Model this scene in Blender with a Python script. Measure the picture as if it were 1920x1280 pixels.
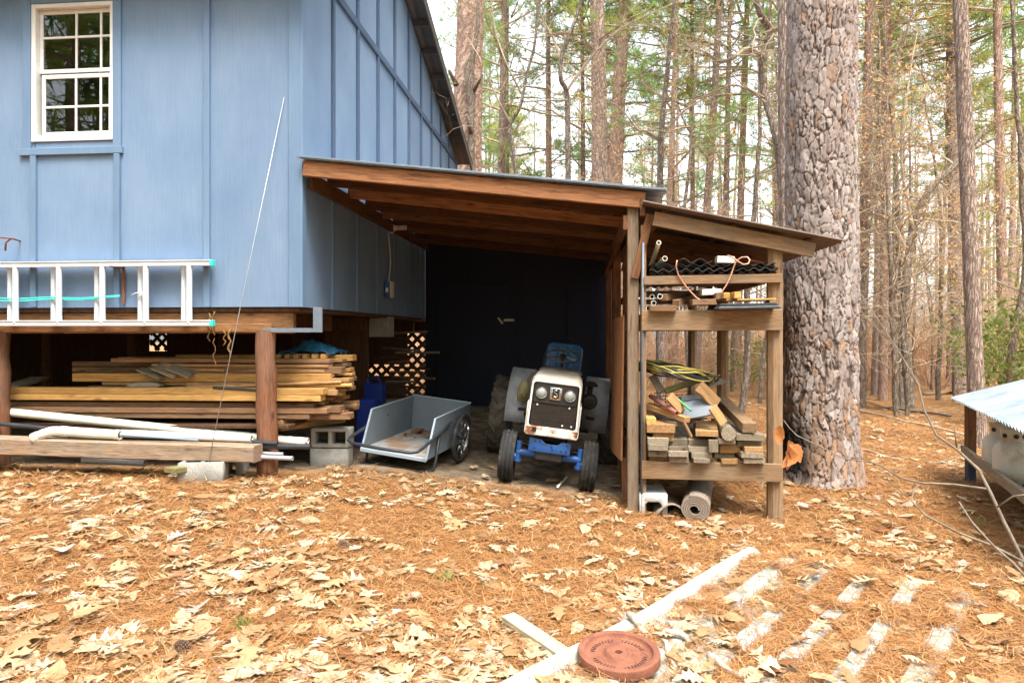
import bpy, bmesh, math, random
import numpy as np
from mathutils import Vector, Matrix, Euler, noise, kdtree
R = math.radians
random.seed(7); RNG = np.random.default_rng(11)
for o in list(bpy.data.objects): bpy.data.objects.remove(o)
S = bpy.context.scene; COL = S.collection

# ------------------------------------------------------------------ camera, sky, sun, exposure
F, HOR, YAW, EYE = 1280.0, 622.0, math.atan(125/1280), 1.35
cd = bpy.data.cameras.new('camera'); cam = bpy.data.objects.new('camera', cd); COL.objects.link(cam)
cam.location = (0, 0, EYE); cam.rotation_euler = (R(90), 0, YAW)
cd.sensor_width = 36; cd.lens = 24; cd.shift_y = -18/1920; cd.clip_start = .05; cd.clip_end = 600
S.camera = cam
SUN_EL, SUN_AZ = R(64), R(152)
w = bpy.data.worlds.new('World'); S.world = w; w.use_nodes = True
nt = w.node_tree; bg = nt.nodes['Background']
sky = nt.nodes.new('ShaderNodeTexSky'); sky.sky_type = 'NISHITA'; sky.sun_disc = False
sky.sun_elevation = SUN_EL; sky.sun_rotation = SUN_AZ; sky.dust_density = 3.0; sky.air_density = 1.0; sky.ozone_density = 1.0
hs = nt.nodes.new('ShaderNodeHueSaturation'); hs.inputs['Saturation'].default_value = .30
nt.links.new(sky.outputs[0], hs.inputs['Color']); nt.links.new(hs.outputs[0], bg.inputs[0]); bg.inputs[1].default_value = .15
sd = bpy.data.lights.new('sun', 'SUN'); sun = bpy.data.objects.new('sun', sd); COL.objects.link(sun)
sd.energy = 1.5; sd.angle = R(22); sd.color = (1, .95, .87)
# sky rotation is clockwise from +Y seen from above; the lamp points the opposite way
sv = Vector((math.sin(SUN_AZ)*math.cos(SUN_EL), math.cos(SUN_AZ)*math.cos(SUN_EL), math.sin(SUN_EL)))
sun.rotation_euler = sv.to_track_quat('Z', 'Y').to_euler(); sun.location = sv*30
S.view_settings.view_transform = 'Standard'; S.view_settings.look = 'None'
S.view_settings.gamma = 1; S.view_settings.exposure = 2.25
S.render.engine = 'CYCLES'; S.render.resolution_x = 1024; S.render.resolution_y = 682
S.cycles.max_bounces = 6; S.cycles.diffuse_bounces = 2; S.cycles.transparent_max_bounces = 12

# ------------------------------------------------------------------ maths helpers
cY, sY = math.cos(YAW), math.sin(YAW)
def ray(px, py):
    a = (px-960)/F; return Vector((a*cY-sY, a*sY+cY, (HOR-py)/F))
def at(px, py, Y):                       # the point seen at a photo pixel, on the plane at depth Y
    d = ray(px, py); t = Y/d.y; return Vector((d.x*t, Y, EYE+d.z*t))
def sm(a, b, x):
    t = min(1, max(0, (x-a)/(b-a))); return t*t*(3-2*t)
def gz(x, y):                            # ground height
    z = -.15-.15*math.tanh((x+1.1)/1.3)
    z += .2*sm(7.6, 11, y)*sm(-3.4, -2.2, x)*(1-sm(.3, 1.2, x))
    if y > 12: z -= .018*(y-12)*(1-.35*sm(20, 80, y))
    z += .05*math.sin(x*.5+1)*sm(4, 12, abs(x)+max(0, y-6)*.4)
    return z
def atg(px, py, lift=0):                 # the ground point seen at a photo pixel
    Y = 6
    for _ in range(30):
        p = at(px, py, Y); d = ray(px, py)
        Y = max(.5, (gz(p.x, Y)+lift-EYE)/min(-1e-3, d.z)*d.y)
    return at(px, py, Y)
def groundpt(px, Y, dz=0):
    p = at(px, 600, Y); return Vector((p.x, Y, gz(p.x, Y)+dz))

# ------------------------------------------------------------------ object helpers
WM = {}
def link(name, data, parent=None, M=None):
    o = bpy.data.objects.new(name, data); COL.objects.link(o)
    M = M or Matrix()
    if parent: o.parent = parent; o.matrix_basis = WM[parent.name].inverted() @ M
    else: o.matrix_basis = M
    WM[o.name] = M.copy(); return o
def add(name, me, m, parent=None, M=None):
    if m and not me.materials: me.materials.append(m)
    return link(name, me, parent, M)
def tag(o, label=None, cat=None, group=None, kind=None):
    for k, v in (('label', label), ('category', cat), ('group', group), ('kind', kind)):
        if v: o[k] = v
    return o
def thing(name, label, cat, loc=(0, 0, 0), group=None, M=None):
    o = link(name, None, None, M or Matrix.Translation(loc)); o.empty_display_size = .1
    return tag(o, label, cat, group)
def T(x, y=None, z=None):
    return Matrix.Translation(x if y is None else (x, y, z))
def RX(a): return Matrix.Rotation(R(a), 4, 'X')
def RY(a): return Matrix.Rotation(R(a), 4, 'Y')
def RZ(a): return Matrix.Rotation(R(a), 4, 'Z')
def mesh(name, v, f, smooth=False):
    me = bpy.data.meshes.new(name); me.from_pydata([tuple(p) for p in v], [], [tuple(q) for q in f]); me.update()
    if smooth: me.shade_smooth()
    return me
def big_mesh(name, V, Fc, C=None, smooth=False):
    me = bpy.data.meshes.new(name); V = np.asarray(V, np.float32); Fc = np.asarray(Fc, np.int32); m, k = Fc.shape
    me.vertices.add(len(V)); me.vertices.foreach_set('co', V.ravel())
    me.loops.add(m*k); me.loops.foreach_set('vertex_index', Fc.ravel())
    me.polygons.add(m); me.polygons.foreach_set('loop_start', np.arange(0, m*k, k, dtype=np.int32))
    me.update(calc_edges=True)
    if C is not None:
        a = me.color_attributes.new('Col', 'FLOAT_COLOR', 'POINT')
        C = np.concatenate([C, np.ones((len(C), 1))], 1).astype(np.float32); a.data.foreach_set('color', C.ravel())
    me.polygons.foreach_set('use_smooth', np.full(m, smooth))
    return me
def cbox(lx, ly, lz, c=.004):            # box with chamfered edges, centred
    c = min(c, lx*.3, ly*.3, lz*.3); x, y, z = lx/2, ly/2, lz/2; v = []; ix = {}
    for sx in (-1, 1):
        for sy in (-1, 1):
            for sz in (-1, 1):
                for ax in range(3):
                    p = [sx*(x-c), sy*(y-c), sz*(z-c)]; p[ax] = (sx*x, sy*y, sz*z)[ax]
                    ix[(sx, sy, sz, ax)] = len(v); v.append(p)
    f = []
    for ax in range(3):
        a, b = [(1, 2), (2, 0), (0, 1)][ax]
        for s in (-1, 1):
            q = []
            for (u, w_) in ((-1, -1), (1, -1), (1, 1), (-1, 1)):
                k = [0, 0, 0]; k[ax] = s; k[a] = u; k[b] = w_; q.append(ix[(k[0], k[1], k[2], ax)])
            f.append(q if s > 0 else q[::-1])
    for ax in range(3):                  # edge chamfers run along ax
        a, b = [(1, 2), (2, 0), (0, 1)][ax]
        for s in (-1, 1):
            for t in (-1, 1):
                def key(e, fa):
                    k = [0, 0, 0]; k[ax] = e; k[a] = s; k[b] = t; return ix[(k[0], k[1], k[2], fa)]
                q = [key(-1, a), key(1, a), key(1, b), key(-1, b)]
                f.append(q if s*t < 0 else q[::-1])
    for sx in (-1, 1):
        for sy in (-1, 1):
            for sz in (-1, 1):
                q = [ix[(sx, sy, sz, i)] for i in range(3)]; f.append(q if sx*sy*sz > 0 else q[::-1])
    return mesh('box', v, f)
def box(name, lo, hi, m, parent=None, c=.004, M=None):      # axis box by corners (in frame M)
    lo = Vector(lo); hi = Vector(hi); d = hi-lo
    return add(name, cbox(abs(d.x), abs(d.y), abs(d.z), c), m, parent, (M or Matrix()) @ T((lo+hi)/2))
def frame(p0, p1, up=(0, 0, 1), roll=0):
    p0 = Vector(p0); p1 = Vector(p1); x = (p1-p0).normalized(); up = Vector(up)
    if abs(x.dot(up)) > .98: up = Vector((0, 1, 0))
    y = up.cross(x).normalized(); z = x.cross(y)
    m = Matrix((x, y, z)).transposed().to_4x4(); m.translation = (p0+p1)/2
    return m @ Matrix.Rotation(R(roll), 4, 'X')
def board(name, p0, p1, wd, th, m, parent=None, up=(0, 0, 1), roll=0, c=.003, M=None):
    L = (Vector(p1)-Vector(p0)).length
    return add(name, cbox(L, wd, th, c), m, parent, (M or Matrix()) @ frame(p0, p1, up, roll))
def tube_arr(path, rad, seg=8, cap=True):
    path = [Vector(p) for p in path]; n = len(path); v = []; f = []
    rad = rad if hasattr(rad, '__len__') else [rad]*n
    prev = None
    for i, p in enumerate(path):
        t = (path[min(i+1, n-1)]-path[max(i-1, 0)]).normalized()
        if prev is None:
            a = Vector((0, 0, 1)) if abs(t.z) < .9 else Vector((1, 0, 0)); u = t.cross(a).normalized()
        else: u = (prev-t*prev.dot(t)).normalized()
        prev = u; w_ = t.cross(u)
        for k in range(seg):
            a = 2*math.pi*k/seg; v.append(p+(u*math.cos(a)+w_*math.sin(a))*rad[i])
    for i in range(n-1):
        for k in range(seg):
            k2 = (k+1) % seg; f.append((i*seg+k, i*seg+k2, (i+1)*seg+k2, (i+1)*seg+k))
    if cap: f.append(tuple(range(seg))[::-1]); f.append(tuple((n-1)*seg+k for k in range(seg)))
    return v, f
def tube(name, path, rad, m, parent=None, seg=8, M=None, smooth=True, cap=True):
    v, f = tube_arr(path, rad, seg, cap); me = mesh(name, v, f, smooth)
    return add(name, me, m, parent, M)
def rod(name, p0, p1, r, m, parent=None, seg=12, M=None, r2=None):   # straight round bar, length along local X
    p0 = Vector(p0); p1 = Vector(p1); L = (p1-p0).length
    v, f = tube_arr([(-L/2, 0, 0), (L/2, 0, 0)], [r, r2 or r], seg); me = mesh(name, v, f, True); sharp(me)
    return add(name, me, m, parent, (M or Matrix()) @ frame(p0, p1))
def sharp(me, ang=40):
    try: me.set_sharp_from_angle(angle=R(ang))
    except Exception: pass
def lathe_me(prof, seg=24, closed=False, smooth=True):   # profile of (r, z)
    v = []; f = []; n = len(prof)
    for k in range(seg):
        a = 2*math.pi*k/seg
        for r, z in prof: v.append((r*math.cos(a), r*math.sin(a), z))
    for k in range(seg):
        k2 = (k+1) % seg
        for i in range(n if closed else n-1):
            j = (i+1) % n; f.append((k*n+i, k2*n+i, k2*n+j, k*n+j))
    me = mesh('lathe', v, f, smooth); sharp(me); return me
def pipe_me(L, r, t, seg=14):            # hollow pipe along local X
    me = lathe_me([(r, -L/2), (r, L/2), (r-t, L/2), (r-t, -L/2)], seg, True); me.transform(RY(90)); return me
def pipe(name, p0, p1, r, m, parent=None, t=.004, seg=14, M=None):
    p0 = Vector(p0); p1 = Vector(p1)
    return add(name, pipe_me((p1-p0).length, r, t, seg), m, parent, (M or Matrix()) @ frame(p0, p1))
def prism(poly, depth):                  # polygon in XZ, extruded along +Y
    n = len(poly); v = [(x, 0, z) for x, z in poly]+[(x, depth, z) for x, z in poly]
    f = [tuple(range(n)), tuple(range(2*n-1, n-1, -1))]+[(i, i+n, (i+1) % n+n, (i+1) % n) for i in range(n)]
    me = mesh('prism', v, f); bm = bmesh.new(); bm.from_mesh(me); bmesh.ops.recalc_face_normals(bm, faces=bm.faces); bm.to_mesh(me); bm.free(); return me
def bevel(me, wd, seg=2, ang=30):
    bm = bmesh.new(); bm.from_mesh(me)
    es = [e for e in bm.edges if len(e.link_faces) == 2 and e.calc_face_angle(0) > R(ang)]
    bmesh.ops.bevel(bm, geom=es, offset=wd, segments=seg, affect='EDGES', profile=.5, clamp_overlap=True)
    bm.to_mesh(me); bm.free(); me.shade_smooth(); sharp(me, 50); return me
def sheet_me(u0, u1, v0, v1, per, amp, th=.003, nw=8, nu=2, shape='sin'):
    # corrugated sheet: ridges run along local X, wave along local Y
    n = int((v1-v0)/per*nw); V = []; f = []
    for s in (0, 1):
        for i in range(nu):
            x = u0+(u1-u0)*i/(nu-1)
            for j in range(n+1):
                y = v0+(v1-v0)*j/n; ph = (y-v0)/per % 1
                z = amp*math.sin(2*math.pi*ph) if shape == 'sin' else amp*(1 if .1 < ph < .25 else (0 if .02 > ph or ph > .33 else .5))
                V.append((x, y, z+s*th))
    N = nu*(n+1)
    for i in range(nu-1):
        for j in range(n):
            a = i*(n+1)+j; b = a+n+1; f.append((a, a+1, b+1, b)); f.append((a+N, b+N, b+1+N, a+1+N))
    for j in range(n):
        f.append((j, j+N, j+1+N, j+1)); a = (nu-1)*(n+1)+j; f.append((a, a+1, a+1+N, a+N))
    me = mesh('sheet', V, f, shape == 'sin'); sharp(me); return me

# ------------------------------------------------------------------ materials
def base_mat(name, rough=.8, metal=0, spec=.3):
    m = bpy.data.materials.new(name); m.use_nodes = True; n = m.node_tree.nodes; b = n['Principled BSDF']
    b.inputs['Roughness'].default_value = rough; b.inputs['Metallic'].default_value = metal
    b.inputs['Specular IOR Level'].default_value = spec
    return m, m.node_tree, b
def N(t, typ, **kw):
    n = t.nodes.new('ShaderNode'+typ)
    for k, v in kw.items(): setattr(n, k, v)
    return n
def ramp(t, fac, stops):
    r = N(t, 'ValToRGB'); e = r.color_ramp.elements
    while len(e) < len(stops): e.new(.5)
    for el, (p, c) in zip(e, stops): el.position = p; el.color = (*c, 1) if len(c) == 3 else c
    t.links.new(fac, r.inputs[0]); return r
def mixc(t, fac, a, b, mode='MIX'):
    m = N(t, 'Mix', data_type='RGBA', blend_type=mode)
    for s, v in ((m.inputs[0], fac), (m.inputs[6], a), (m.inputs[7], b)):
        if hasattr(v, 'is_linked'): t.links.new(v, s)
        else: s.default_value = v if isinstance(v, (int, float)) else (*v, 1)
    return m.outputs[2]
def coords(t, scale=(1, 1, 1), kind='Object', rnd=True):
    tc = N(t, 'TexCoord'); mp = N(t, 'Mapping'); mp.inputs['Scale'].default_value = scale
    t.links.new(tc.outputs[kind], mp.inputs[0])
    if rnd:
        oi = N(t, 'ObjectInfo'); cm = N(t, 'CombineXYZ'); mu = N(t, 'Math', operation='MULTIPLY'); mu.inputs[1].default_value = 37
        t.links.new(oi.outputs['Random'], mu.inputs[0])
        for i in range(3): t.links.new(mu.outputs[0], cm.inputs[i])
        t.links.new(cm.outputs[0], mp.inputs['Location'])
    return mp.outputs[0]
def noise_n(t, vec, scale, detail=4, rough=.6, dist=0):
    n = N(t, 'TexNoise'); n.inputs['Scale'].default_value = scale; n.inputs['Detail'].default_value = detail
    n.inputs['Roughness'].default_value = rough; n.inputs['Distortion'].default_value = dist; t.links.new(vec, n.inputs['Vector'])
    return n.outputs[0]
def objvar(t, col, amt=.15, hue=.0):
    oi = N(t, 'ObjectInfo'); mr = N(t, 'MapRange'); mr.inputs[3].default_value = 1-amt; mr.inputs[4].default_value = 1+amt
    t.links.new(oi.outputs['Random'], mr.inputs[0]); h = N(t, 'HueSaturation'); t.links.new(mr.outputs[0], h.inputs['Value'])
    if hasattr(col, 'is_linked'): t.links.new(col, h.inputs['Color'])
    else: h.inputs['Color'].default_value = (*col, 1)
    return h.outputs[0]
def bump(t, b, hgt, st=.4, dist=.01):
    n = N(t, 'Bump'); n.inputs['Strength'].default_value = st; n.inputs['Distance'].default_value = dist
    t.links.new(hgt, n.inputs['Height']); t.links.new(n.outputs[0], b.inputs['Normal'])
def dim(c, k): return tuple(x*k for x in c) if c else c
def wood(name, c1, c2, grey=None, gamt=.5, rough=.8, var=.2, axis=0, knots=True, gs=1.0):
    c1, c2, grey = dim(c1, .84), dim(c2, .84), dim(grey, .84)
    m, t, b = base_mat(name, rough, 0, .2)
    sc = [11*gs]*3; sc[axis] = .9*gs; v = coords(t, sc)
    g = noise_n(t, v, 3.2, 6, .65, .6); r = ramp(t, g, [(.28, c2), (.5, c1), (.72, tuple(min(1, x*1.18) for x in c1))]); col = r.outputs[0]
    v2 = coords(t, (1, 1, 1)); lo = noise_n(t, v2, 2.3, 4, .6)
    if grey:
        k = ramp(t, lo, [(.5-.22*gamt-.12, (0, 0, 0)), (.62, (1, 1, 1))]); mu = N(t, 'Math', operation='MULTIPLY'); mu.inputs[1].default_value = gamt
        t.links.new(k.outputs[0], mu.inputs[0]); col = mixc(t, mu.outputs[0], col, grey)
    if knots:
        sk = [4.5]*3; sk[axis] = 1.6; vo = N(t, 'TexVoronoi'); vo.inputs['Scale'].default_value = 1.6; t.links.new(coords(t, sk), vo.inputs['Vector'])
        k = ramp(t, vo.outputs['Distance'], [(.06, (1, 1, 1)), (.16, (0, 0, 0))]); mu = N(t, 'Math', operation='MULTIPLY'); mu.inputs[1].default_value = .65
        t.links.new(k.outputs[0], mu.inputs[0]); col = mixc(t, mu.outputs[0], col, tuple(x*.35 for x in c2))
    sp = [60]*3; sp[axis] = 4; fine = noise_n(t, coords(t, sp), 2.0, 3, .6)
    col = mixc(t, .6, col, ramp(t, fine, [(.32, (.38, .36, .34)), (.62, (1, 1, 1))]).outputs[0], 'MULTIPLY')
    t.links.new(objvar(t, col, var), b.inputs['Base Color']); bump(t, b, g, .5, .006); return m
def plain(name, c, rough=.6, metal=0, spec=.4, c2=None, ns=6, amt=.5, var=.0, bs=.0, bscale=60, stretch=(1, 1, 1), lo=.4, hi=.65, k=.82):
    c, c2 = dim(c, k), dim(c2, k)
    m, t, b = base_mat(name, rough, metal, spec); v = coords(t, stretch)
    col = mixc(t, 0.0, c, c)
    if c2:
        k = ramp(t, noise_n(t, v, ns, 6, .65), [(lo, (0, 0, 0)), (hi, (1, 1, 1))]); mu = N(t, 'Math', operation='MULTIPLY'); mu.inputs[1].default_value = amt
        t.links.new(k.outputs[0], mu.inputs[0]); col = mixc(t, mu.outputs[0], c, c2)
    t.links.new(objvar(t, col, var), b.inputs['Base Color'])
    if bs: bump(t, b, noise_n(t, v, bscale, 4, .6), bs, .01)
    return m
def paint_siding(name, c, c2, chip=(.45, .5, .56)):
    c, c2 = dim(c, .80), dim(c2, .76)
    m, t, b = base_mat(name, .62, 0, .3)
    g = noise_n(t, coords(t, (26, 26, 1.1)), 3, 6, .6, .2)
    big = noise_n(t, coords(t, (1.2, 1.2, .7)), 1.6, 5, .6)
    col = mixc(t, ramp(t, big, [(.3, (0, 0, 0)), (.75, (1, 1, 1))]).outputs[0], c, c2)
    col = mixc(t, .20, col, ramp(t, g, [(.3, (.55, .57, .6)), (.6, (1, 1, 1))]).outputs[0], 'MULTIPLY')
    ch = ramp(t, noise_n(t, coords(t, (30, 30, 5)), 3.2, 5, .75), [(.70, (0, 0, 0)), (.735, (1, 1, 1))])
    mu = N(t, 'Math', operation='MULTIPLY'); mu.inputs[1].default_value = .55; t.links.new(ch.outputs[0], mu.inputs[0])
    col = mixc(t, mu.outputs[0], col, chip)
    dk = ramp(t, noise_n(t, coords(t, (22, 22, 6)), 2.6, 4, .7), [(.725, (0, 0, 0)), (.76, (1, 1, 1))])
    mu = N(t, 'Math', operation='MULTIPLY'); mu.inputs[1].default_value = .6; t.links.new(dk.outputs[0], mu.inputs[0])
    col = mixc(t, mu.outputs[0], col, (.045, .05, .06))
    t.links.new(objvar(t, col, .05), b.inputs['Base Color']); bump(t, b, g, .45, .004); return m
def attr_mat(name, rough=.8, transl=0.0, var=0.0, spec=.2):
    m, t, b = base_mat(name, rough, 0, spec); a = N(t, 'VertexColor'); a.layer_name = 'Col'; col = a.outputs[0]
    if var: col = objvar(t, col, var)
    t.links.new(col, b.inputs['Base Color'])
    if transl:
        tr = N(t, 'BsdfTranslucent'); t.links.new(col, tr.inputs[0]); mx = N(t, 'MixShader'); mx.inputs[0].default_value = transl
        t.links.new(b.outputs[0], mx.inputs[1]); t.links.new(tr.outputs[0], mx.inputs[2]); t.links.new(mx.outputs[0], t.nodes['Material Output'].inputs[0])
    return m

BLUE = paint_siding('blue_siding', (.205, .298, .43), (.15, .24, .385))
BLUE2 = paint_siding('blue_batten', (.175, .27, .40), (.135, .22, .35))
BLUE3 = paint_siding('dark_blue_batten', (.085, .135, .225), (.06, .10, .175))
NAVY_SHADE = paint_siding('shade_darkened_siding', (.012, .018, .045), (.009, .014, .036), (.03, .04, .06))  # back wall's blue taken near black, its deep shade put into the colour
WHITE = plain('white_vinyl', (.80, .80, .77), .45, c2=(.62, .58, .5), ns=9, amt=.35)
RED_WOOD = wood('rafter_wood', (.25, .115, .052), (.075, .03, .014), var=.42)
RED_DARK = wood('dark_rafter_wood', (.095, .04, .018), (.03, .012, .006), var=.25)
OAK_WOOD = wood('weathered_rack_wood', (.33, .185, .085), (.16, .08, .034), grey=(.27, .21, .145), gamt=.6, var=.1)
BEAM_WOOD = wood('rough_beam_wood', (.33, .16, .065), (.13, .058, .024), grey=(.06, .035, .02), gamt=.55)
YEL_WOOD = wood('new_pine_wood', (.60, .34, .11), (.44, .21, .06), var=.16)
TAN_WOOD = wood('tan_lumber', (.43, .25, .11), (.27, .14, .055), var=.22)
BRN_WOOD = wood('brown_lumber', (.29, .155, .075), (.13, .06, .03), grey=(.24, .18, .13), gamt=.35, var=.2)
GREY_WOOD = wood('grey_weathered_wood', (.29, .22, .145), (.13, .092, .058), grey=(.28, .255, .20), gamt=.6, var=.25)
OLD_WOOD = wood('old_timber_wood', (.38, .24, .14), (.07, .045, .028), grey=(.30, .26, .21), gamt=.6, var=.1, gs=1.3)
POST_RED = wood('cedar_post_wood', (.23, .085, .034), (.075, .026, .012), grey=(.20, .145, .11), gamt=.45, gs=.9)
POSTW = wood('dark_weathered_post', (.21, .135, .08), (.06, .036, .02), grey=(.20, .17, .13), gamt=.6, gs=1.2)
PLY = wood('plywood', (.42, .20, .095), (.30, .135, .06), var=.06, knots=False, axis=2)
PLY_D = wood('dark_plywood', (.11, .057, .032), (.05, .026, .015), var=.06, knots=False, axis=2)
MOSSY = wood('mossy_wood', (.28, .22, .11), (.12, .085, .04), grey=(.20, .215, .06), gamt=.7)
ALU = plain('aluminium', (.70, .74, .78), .42, .15, .5, c2=(.55, .56, .57), ns=7, amt=.4)
TEAL = plain('teal_plastic', (.05, .62, .52), .45)
GALV = plain('galvanised_roofing', (.42, .47, .50), .42, .75, .5, c2=(.28, .28, .27), ns=5, amt=.5)
DARK_MET = plain('dark_weathered_roofing', (.10, .10, .105), .55, .5, c2=(.16, .11, .08), ns=5, amt=.6)
BROWN_MET = plain('brown_roofing', (.17, .115, .085), .5, .35, c2=(.10, .065, .045), ns=4, amt=.7)
GREY_TIN = plain('grey_flashing', (.15, .185, .23), .6, .2, c2=(.25, .28, .31), ns=8, amt=.5)
PVC = plain('white_pvc', (.80, .76, .64), .4, c2=(.55, .46, .33), ns=7, amt=.45)
PVC_W = plain('bright_pvc', (.82, .81, .77), .38, c2=(.6, .55, .48), ns=9, amt=.3)
CONDUIT = plain('grey_conduit', (.45, .47, .49), .4, .3, c2=(.3, .3, .3), ns=12, amt=.4)
BLACKP = plain('black_pipe', (.022, .025, .03), .4, c2=(.07, .07, .08), ns=12, amt=.4)
CONC = plain('concrete_block', (.42, .405, .37), .95, 0, .1, c2=(.25, .25, .20), ns=7, amt=.7, var=.08, bs=.9, bscale=70)
CONC_L = plain('pale_concrete_block', (.60, .60, .57), .95, 0, .1, c2=(.32, .32, .29), ns=14, amt=.6, bs=.9, bscale=70)
GREYPNL = plain('grey_cart_panel', (.185, .225, .26), .6, 0, .35, c2=(.15, .175, .20), ns=5, amt=.6)
CARTFLOOR = plain('muddy_cart_floor', (.30, .31, .30), .75, 0, .3, c2=(.26, .16, .085), ns=4.5, amt=.9, lo=.45, hi=.6)
CARTEDGE = plain('cart_edge_trim', (.42, .52, .60), .4, .3)
TYRE = plain('tyre_rubber', (.028, .028, .028), .8, 0, .25, c2=(.15, .13, .10), ns=11, amt=.6, lo=.5, hi=.7, bs=.4, bscale=40)
TYRE_D = plain('muddy_tractor_tyre', (.05, .045, .04), .85, 0, .2, c2=(.20, .16, .11), ns=6, amt=.7, bs=.5, bscale=30)
CREAM = plain('cream_tractor_paint', (.72, .66, .54), .5, 0, .45, c2=(.40, .32, .21), ns=8, amt=.75, lo=.46, hi=.68)
NOSE = plain('white_nose_paint', (.88, .85, .78), .5, 0, .4, c2=(.45, .28, .14), ns=9, amt=.7, lo=.58, hi=.70)
RUSTY = plain('rusted_cream_paint', (.86, .82, .72), .6, 0, .4, c2=(.24, .08, .022), ns=7, amt=1.0, lo=.44, hi=.56)
TR_BLUE = plain('tractor_blue_paint', (.03, .15, .50), .45, 0, .5, c2=(.06, .055, .06), ns=8, amt=.7, lo=.5, hi=.66)
SEAT_BLUE = plain('seat_vinyl_blue', (.03, .15, .38), .4, 0, .5, c2=(.015, .07, .18), ns=6, amt=.6)
FENDER = plain('grey_fender_paint', (.50, .53, .57), .6, 0, .4, c2=(.24, .22, .20), ns=8, amt=.6, bs=.1, bscale=30)
BLACK = plain('black_paint', (.016, .016, .018), .5, 0, .4, c2=(.05, .04, .035), ns=9, amt=.5)
GRILLE = plain('radiator_screen', (.024, .02, .017), .7, .2, .3, c2=(.07, .042, .025), ns=9, amt=.5, bs=.3, bscale=160)
CHROME = plain('chrome', (.72, .73, .74), .18, 1.0, .5, c2=(.5, .48, .44), ns=9, amt=.4)
LENS = plain('lamp_glass', (.42, .47, .46), .12, .35, .8)
BRASS = plain('oxidised_brass', (.30, .25, .12), .55, .4)
RUST = plain('rusty_iron', (.27, .105, .06), .8, .1, .3, c2=(.17, .06, .035), ns=12, amt=.8, bs=.5, bscale=70)
TARP = plain('blue_tarp', (.012, .06, .15), .5, 0, .4, c2=(.02, .16, .20), ns=4, amt=.6)
CANBLUE = plain('blue_plastic', (.012, .035, .23), .4)
COPPER = plain('copper_tube', (.62, .30, .20), .38, .45)
CARPET = plain('grey_brown_carpet', (.31, .25, .20), .95, 0, .1, c2=(.20, .15, .12), ns=9, amt=.6, bs=.8, bscale=200)
FIBRE = plain('translucent_fibreglass', (.46, .49, .49), .45, 0, .35, c2=(.25, .29, .19), ns=6, amt=.75)
TWIG = plain('twig_bark', (.165, .125, .09), .85, 0, .2, c2=(.28, .25, .19), ns=30, amt=.7)
PALE_STICK = plain('lichen_stick', (.52, .47, .38), .9, 0, .1, c2=(.22, .16, .11), ns=22, amt=.8, bs=.8, bscale=60)
CONE_M = plain('pine_cone_scales', (.15, .085, .05), .85, 0, .2, c2=(.30, .22, .16), ns=40, amt=.6)
INSUL = plain('torn_insulation', (.26, .145, .06), .95, 0, .1, c2=(.2, .1, .04), ns=14, amt=.7, bs=.8, bscale=40)
PROPANE = plain('propane_tank_paint', (.62, .60, .53), .5, 0, .4, c2=(.38, .25, .14), ns=6, amt=.7, lo=.48)
PLASTIC_BAG = plain('clear_plastic_film', (.72, .75, .78), .15, 0, .6)
GLASSM, t_, b_ = base_mat('window_glass', .02, 0, .5)
gl = N(t_, 'BsdfGlossy'); gl.inputs['Roughness'].default_value = .015; tr = N(t_, 'BsdfTransparent'); tr.inputs[0].default_value = (.80, .84, .83, 1)
fr = N(t_, 'Fresnel'); fr.inputs[0].default_value = 1.9; mx = N(t_, 'MixShader')
t_.links.new(fr.outputs[0], mx.inputs[0]); t_.links.new(tr.outputs[0], mx.inputs[1]); t_.links.new(gl.outputs[0], mx.inputs[2]); t_.links.new(mx.outputs[0], t_.nodes['Material Output'].inputs[0])
LEAFM = attr_mat('dry_leaf', .6, .18); NEEDLEM = attr_mat('pine_straw', .75, .1)
BARK_BIG = attr_mat('plated_pine_bark', .9, 0, 0, .15)
def bark(name, c1, c2, c3, sc=(9, 9, 3.6)):
    m, t, b = base_mat(name, .92, 0, .12); v = coords(t, sc)
    vo = N(t, 'TexVoronoi', feature='DISTANCE_TO_EDGE'); vo.inputs['Scale'].default_value = 1.4
    d = noise_n(t, v, 1.1, 5, .7, 1.5); sc2 = N(t, 'Math', operation='MULTIPLY'); sc2.inputs[1].default_value = 3.0; t.links.new(d, sc2.inputs[0]); d = sc2.outputs[0]; sh = N(t, 'VectorMath', operation='ADD'); cmb = N(t, 'CombineXYZ')
    t.links.new(d, cmb.inputs[0]); t.links.new(d, cmb.inputs[1]); t.links.new(d, cmb.inputs[2]); t.links.new(v, sh.inputs[0]); t.links.new(cmb.outputs[0], sh.inputs[1]); t.links.new(sh.outputs[0], vo.inputs['Vector'])
    e = ramp(t, vo.outputs[0], [(.0, (0, 0, 0)), (.16, (1, 1, 1))])
    pl = ramp(t, noise_n(t, v, 1.7, 5, .65), [(.35, c1), (.65, c2)])
    col = mixc(t, e.outputs[0], c3, pl.outputs[0]); t.links.new(objvar(t, col, .15), b.inputs['Base Color'])
    bump(t, b, e.outputs[0], .9, .02); return m
PINE_BARK = bark('pine_bark', (.48, .38, .32), (.38, .27, .21), (.19, .13, .10))
PINE_RED = bark('reddish_pine_bark', (.56, .41, .33), (.46, .29, .21), (.24, .145, .10))
GREY_BARK = bark('grey_bark', (.38, .32, .26), (.30, .23, .17), (.15, .11, .08), (14, 14, 5))
BARE_BARK = plain('smooth_branch_bark', (.27, .20, .135), .9, 0, .12, c2=(.42, .35, .26), ns=5, amt=.8, var=.25, k=1.1)
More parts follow.
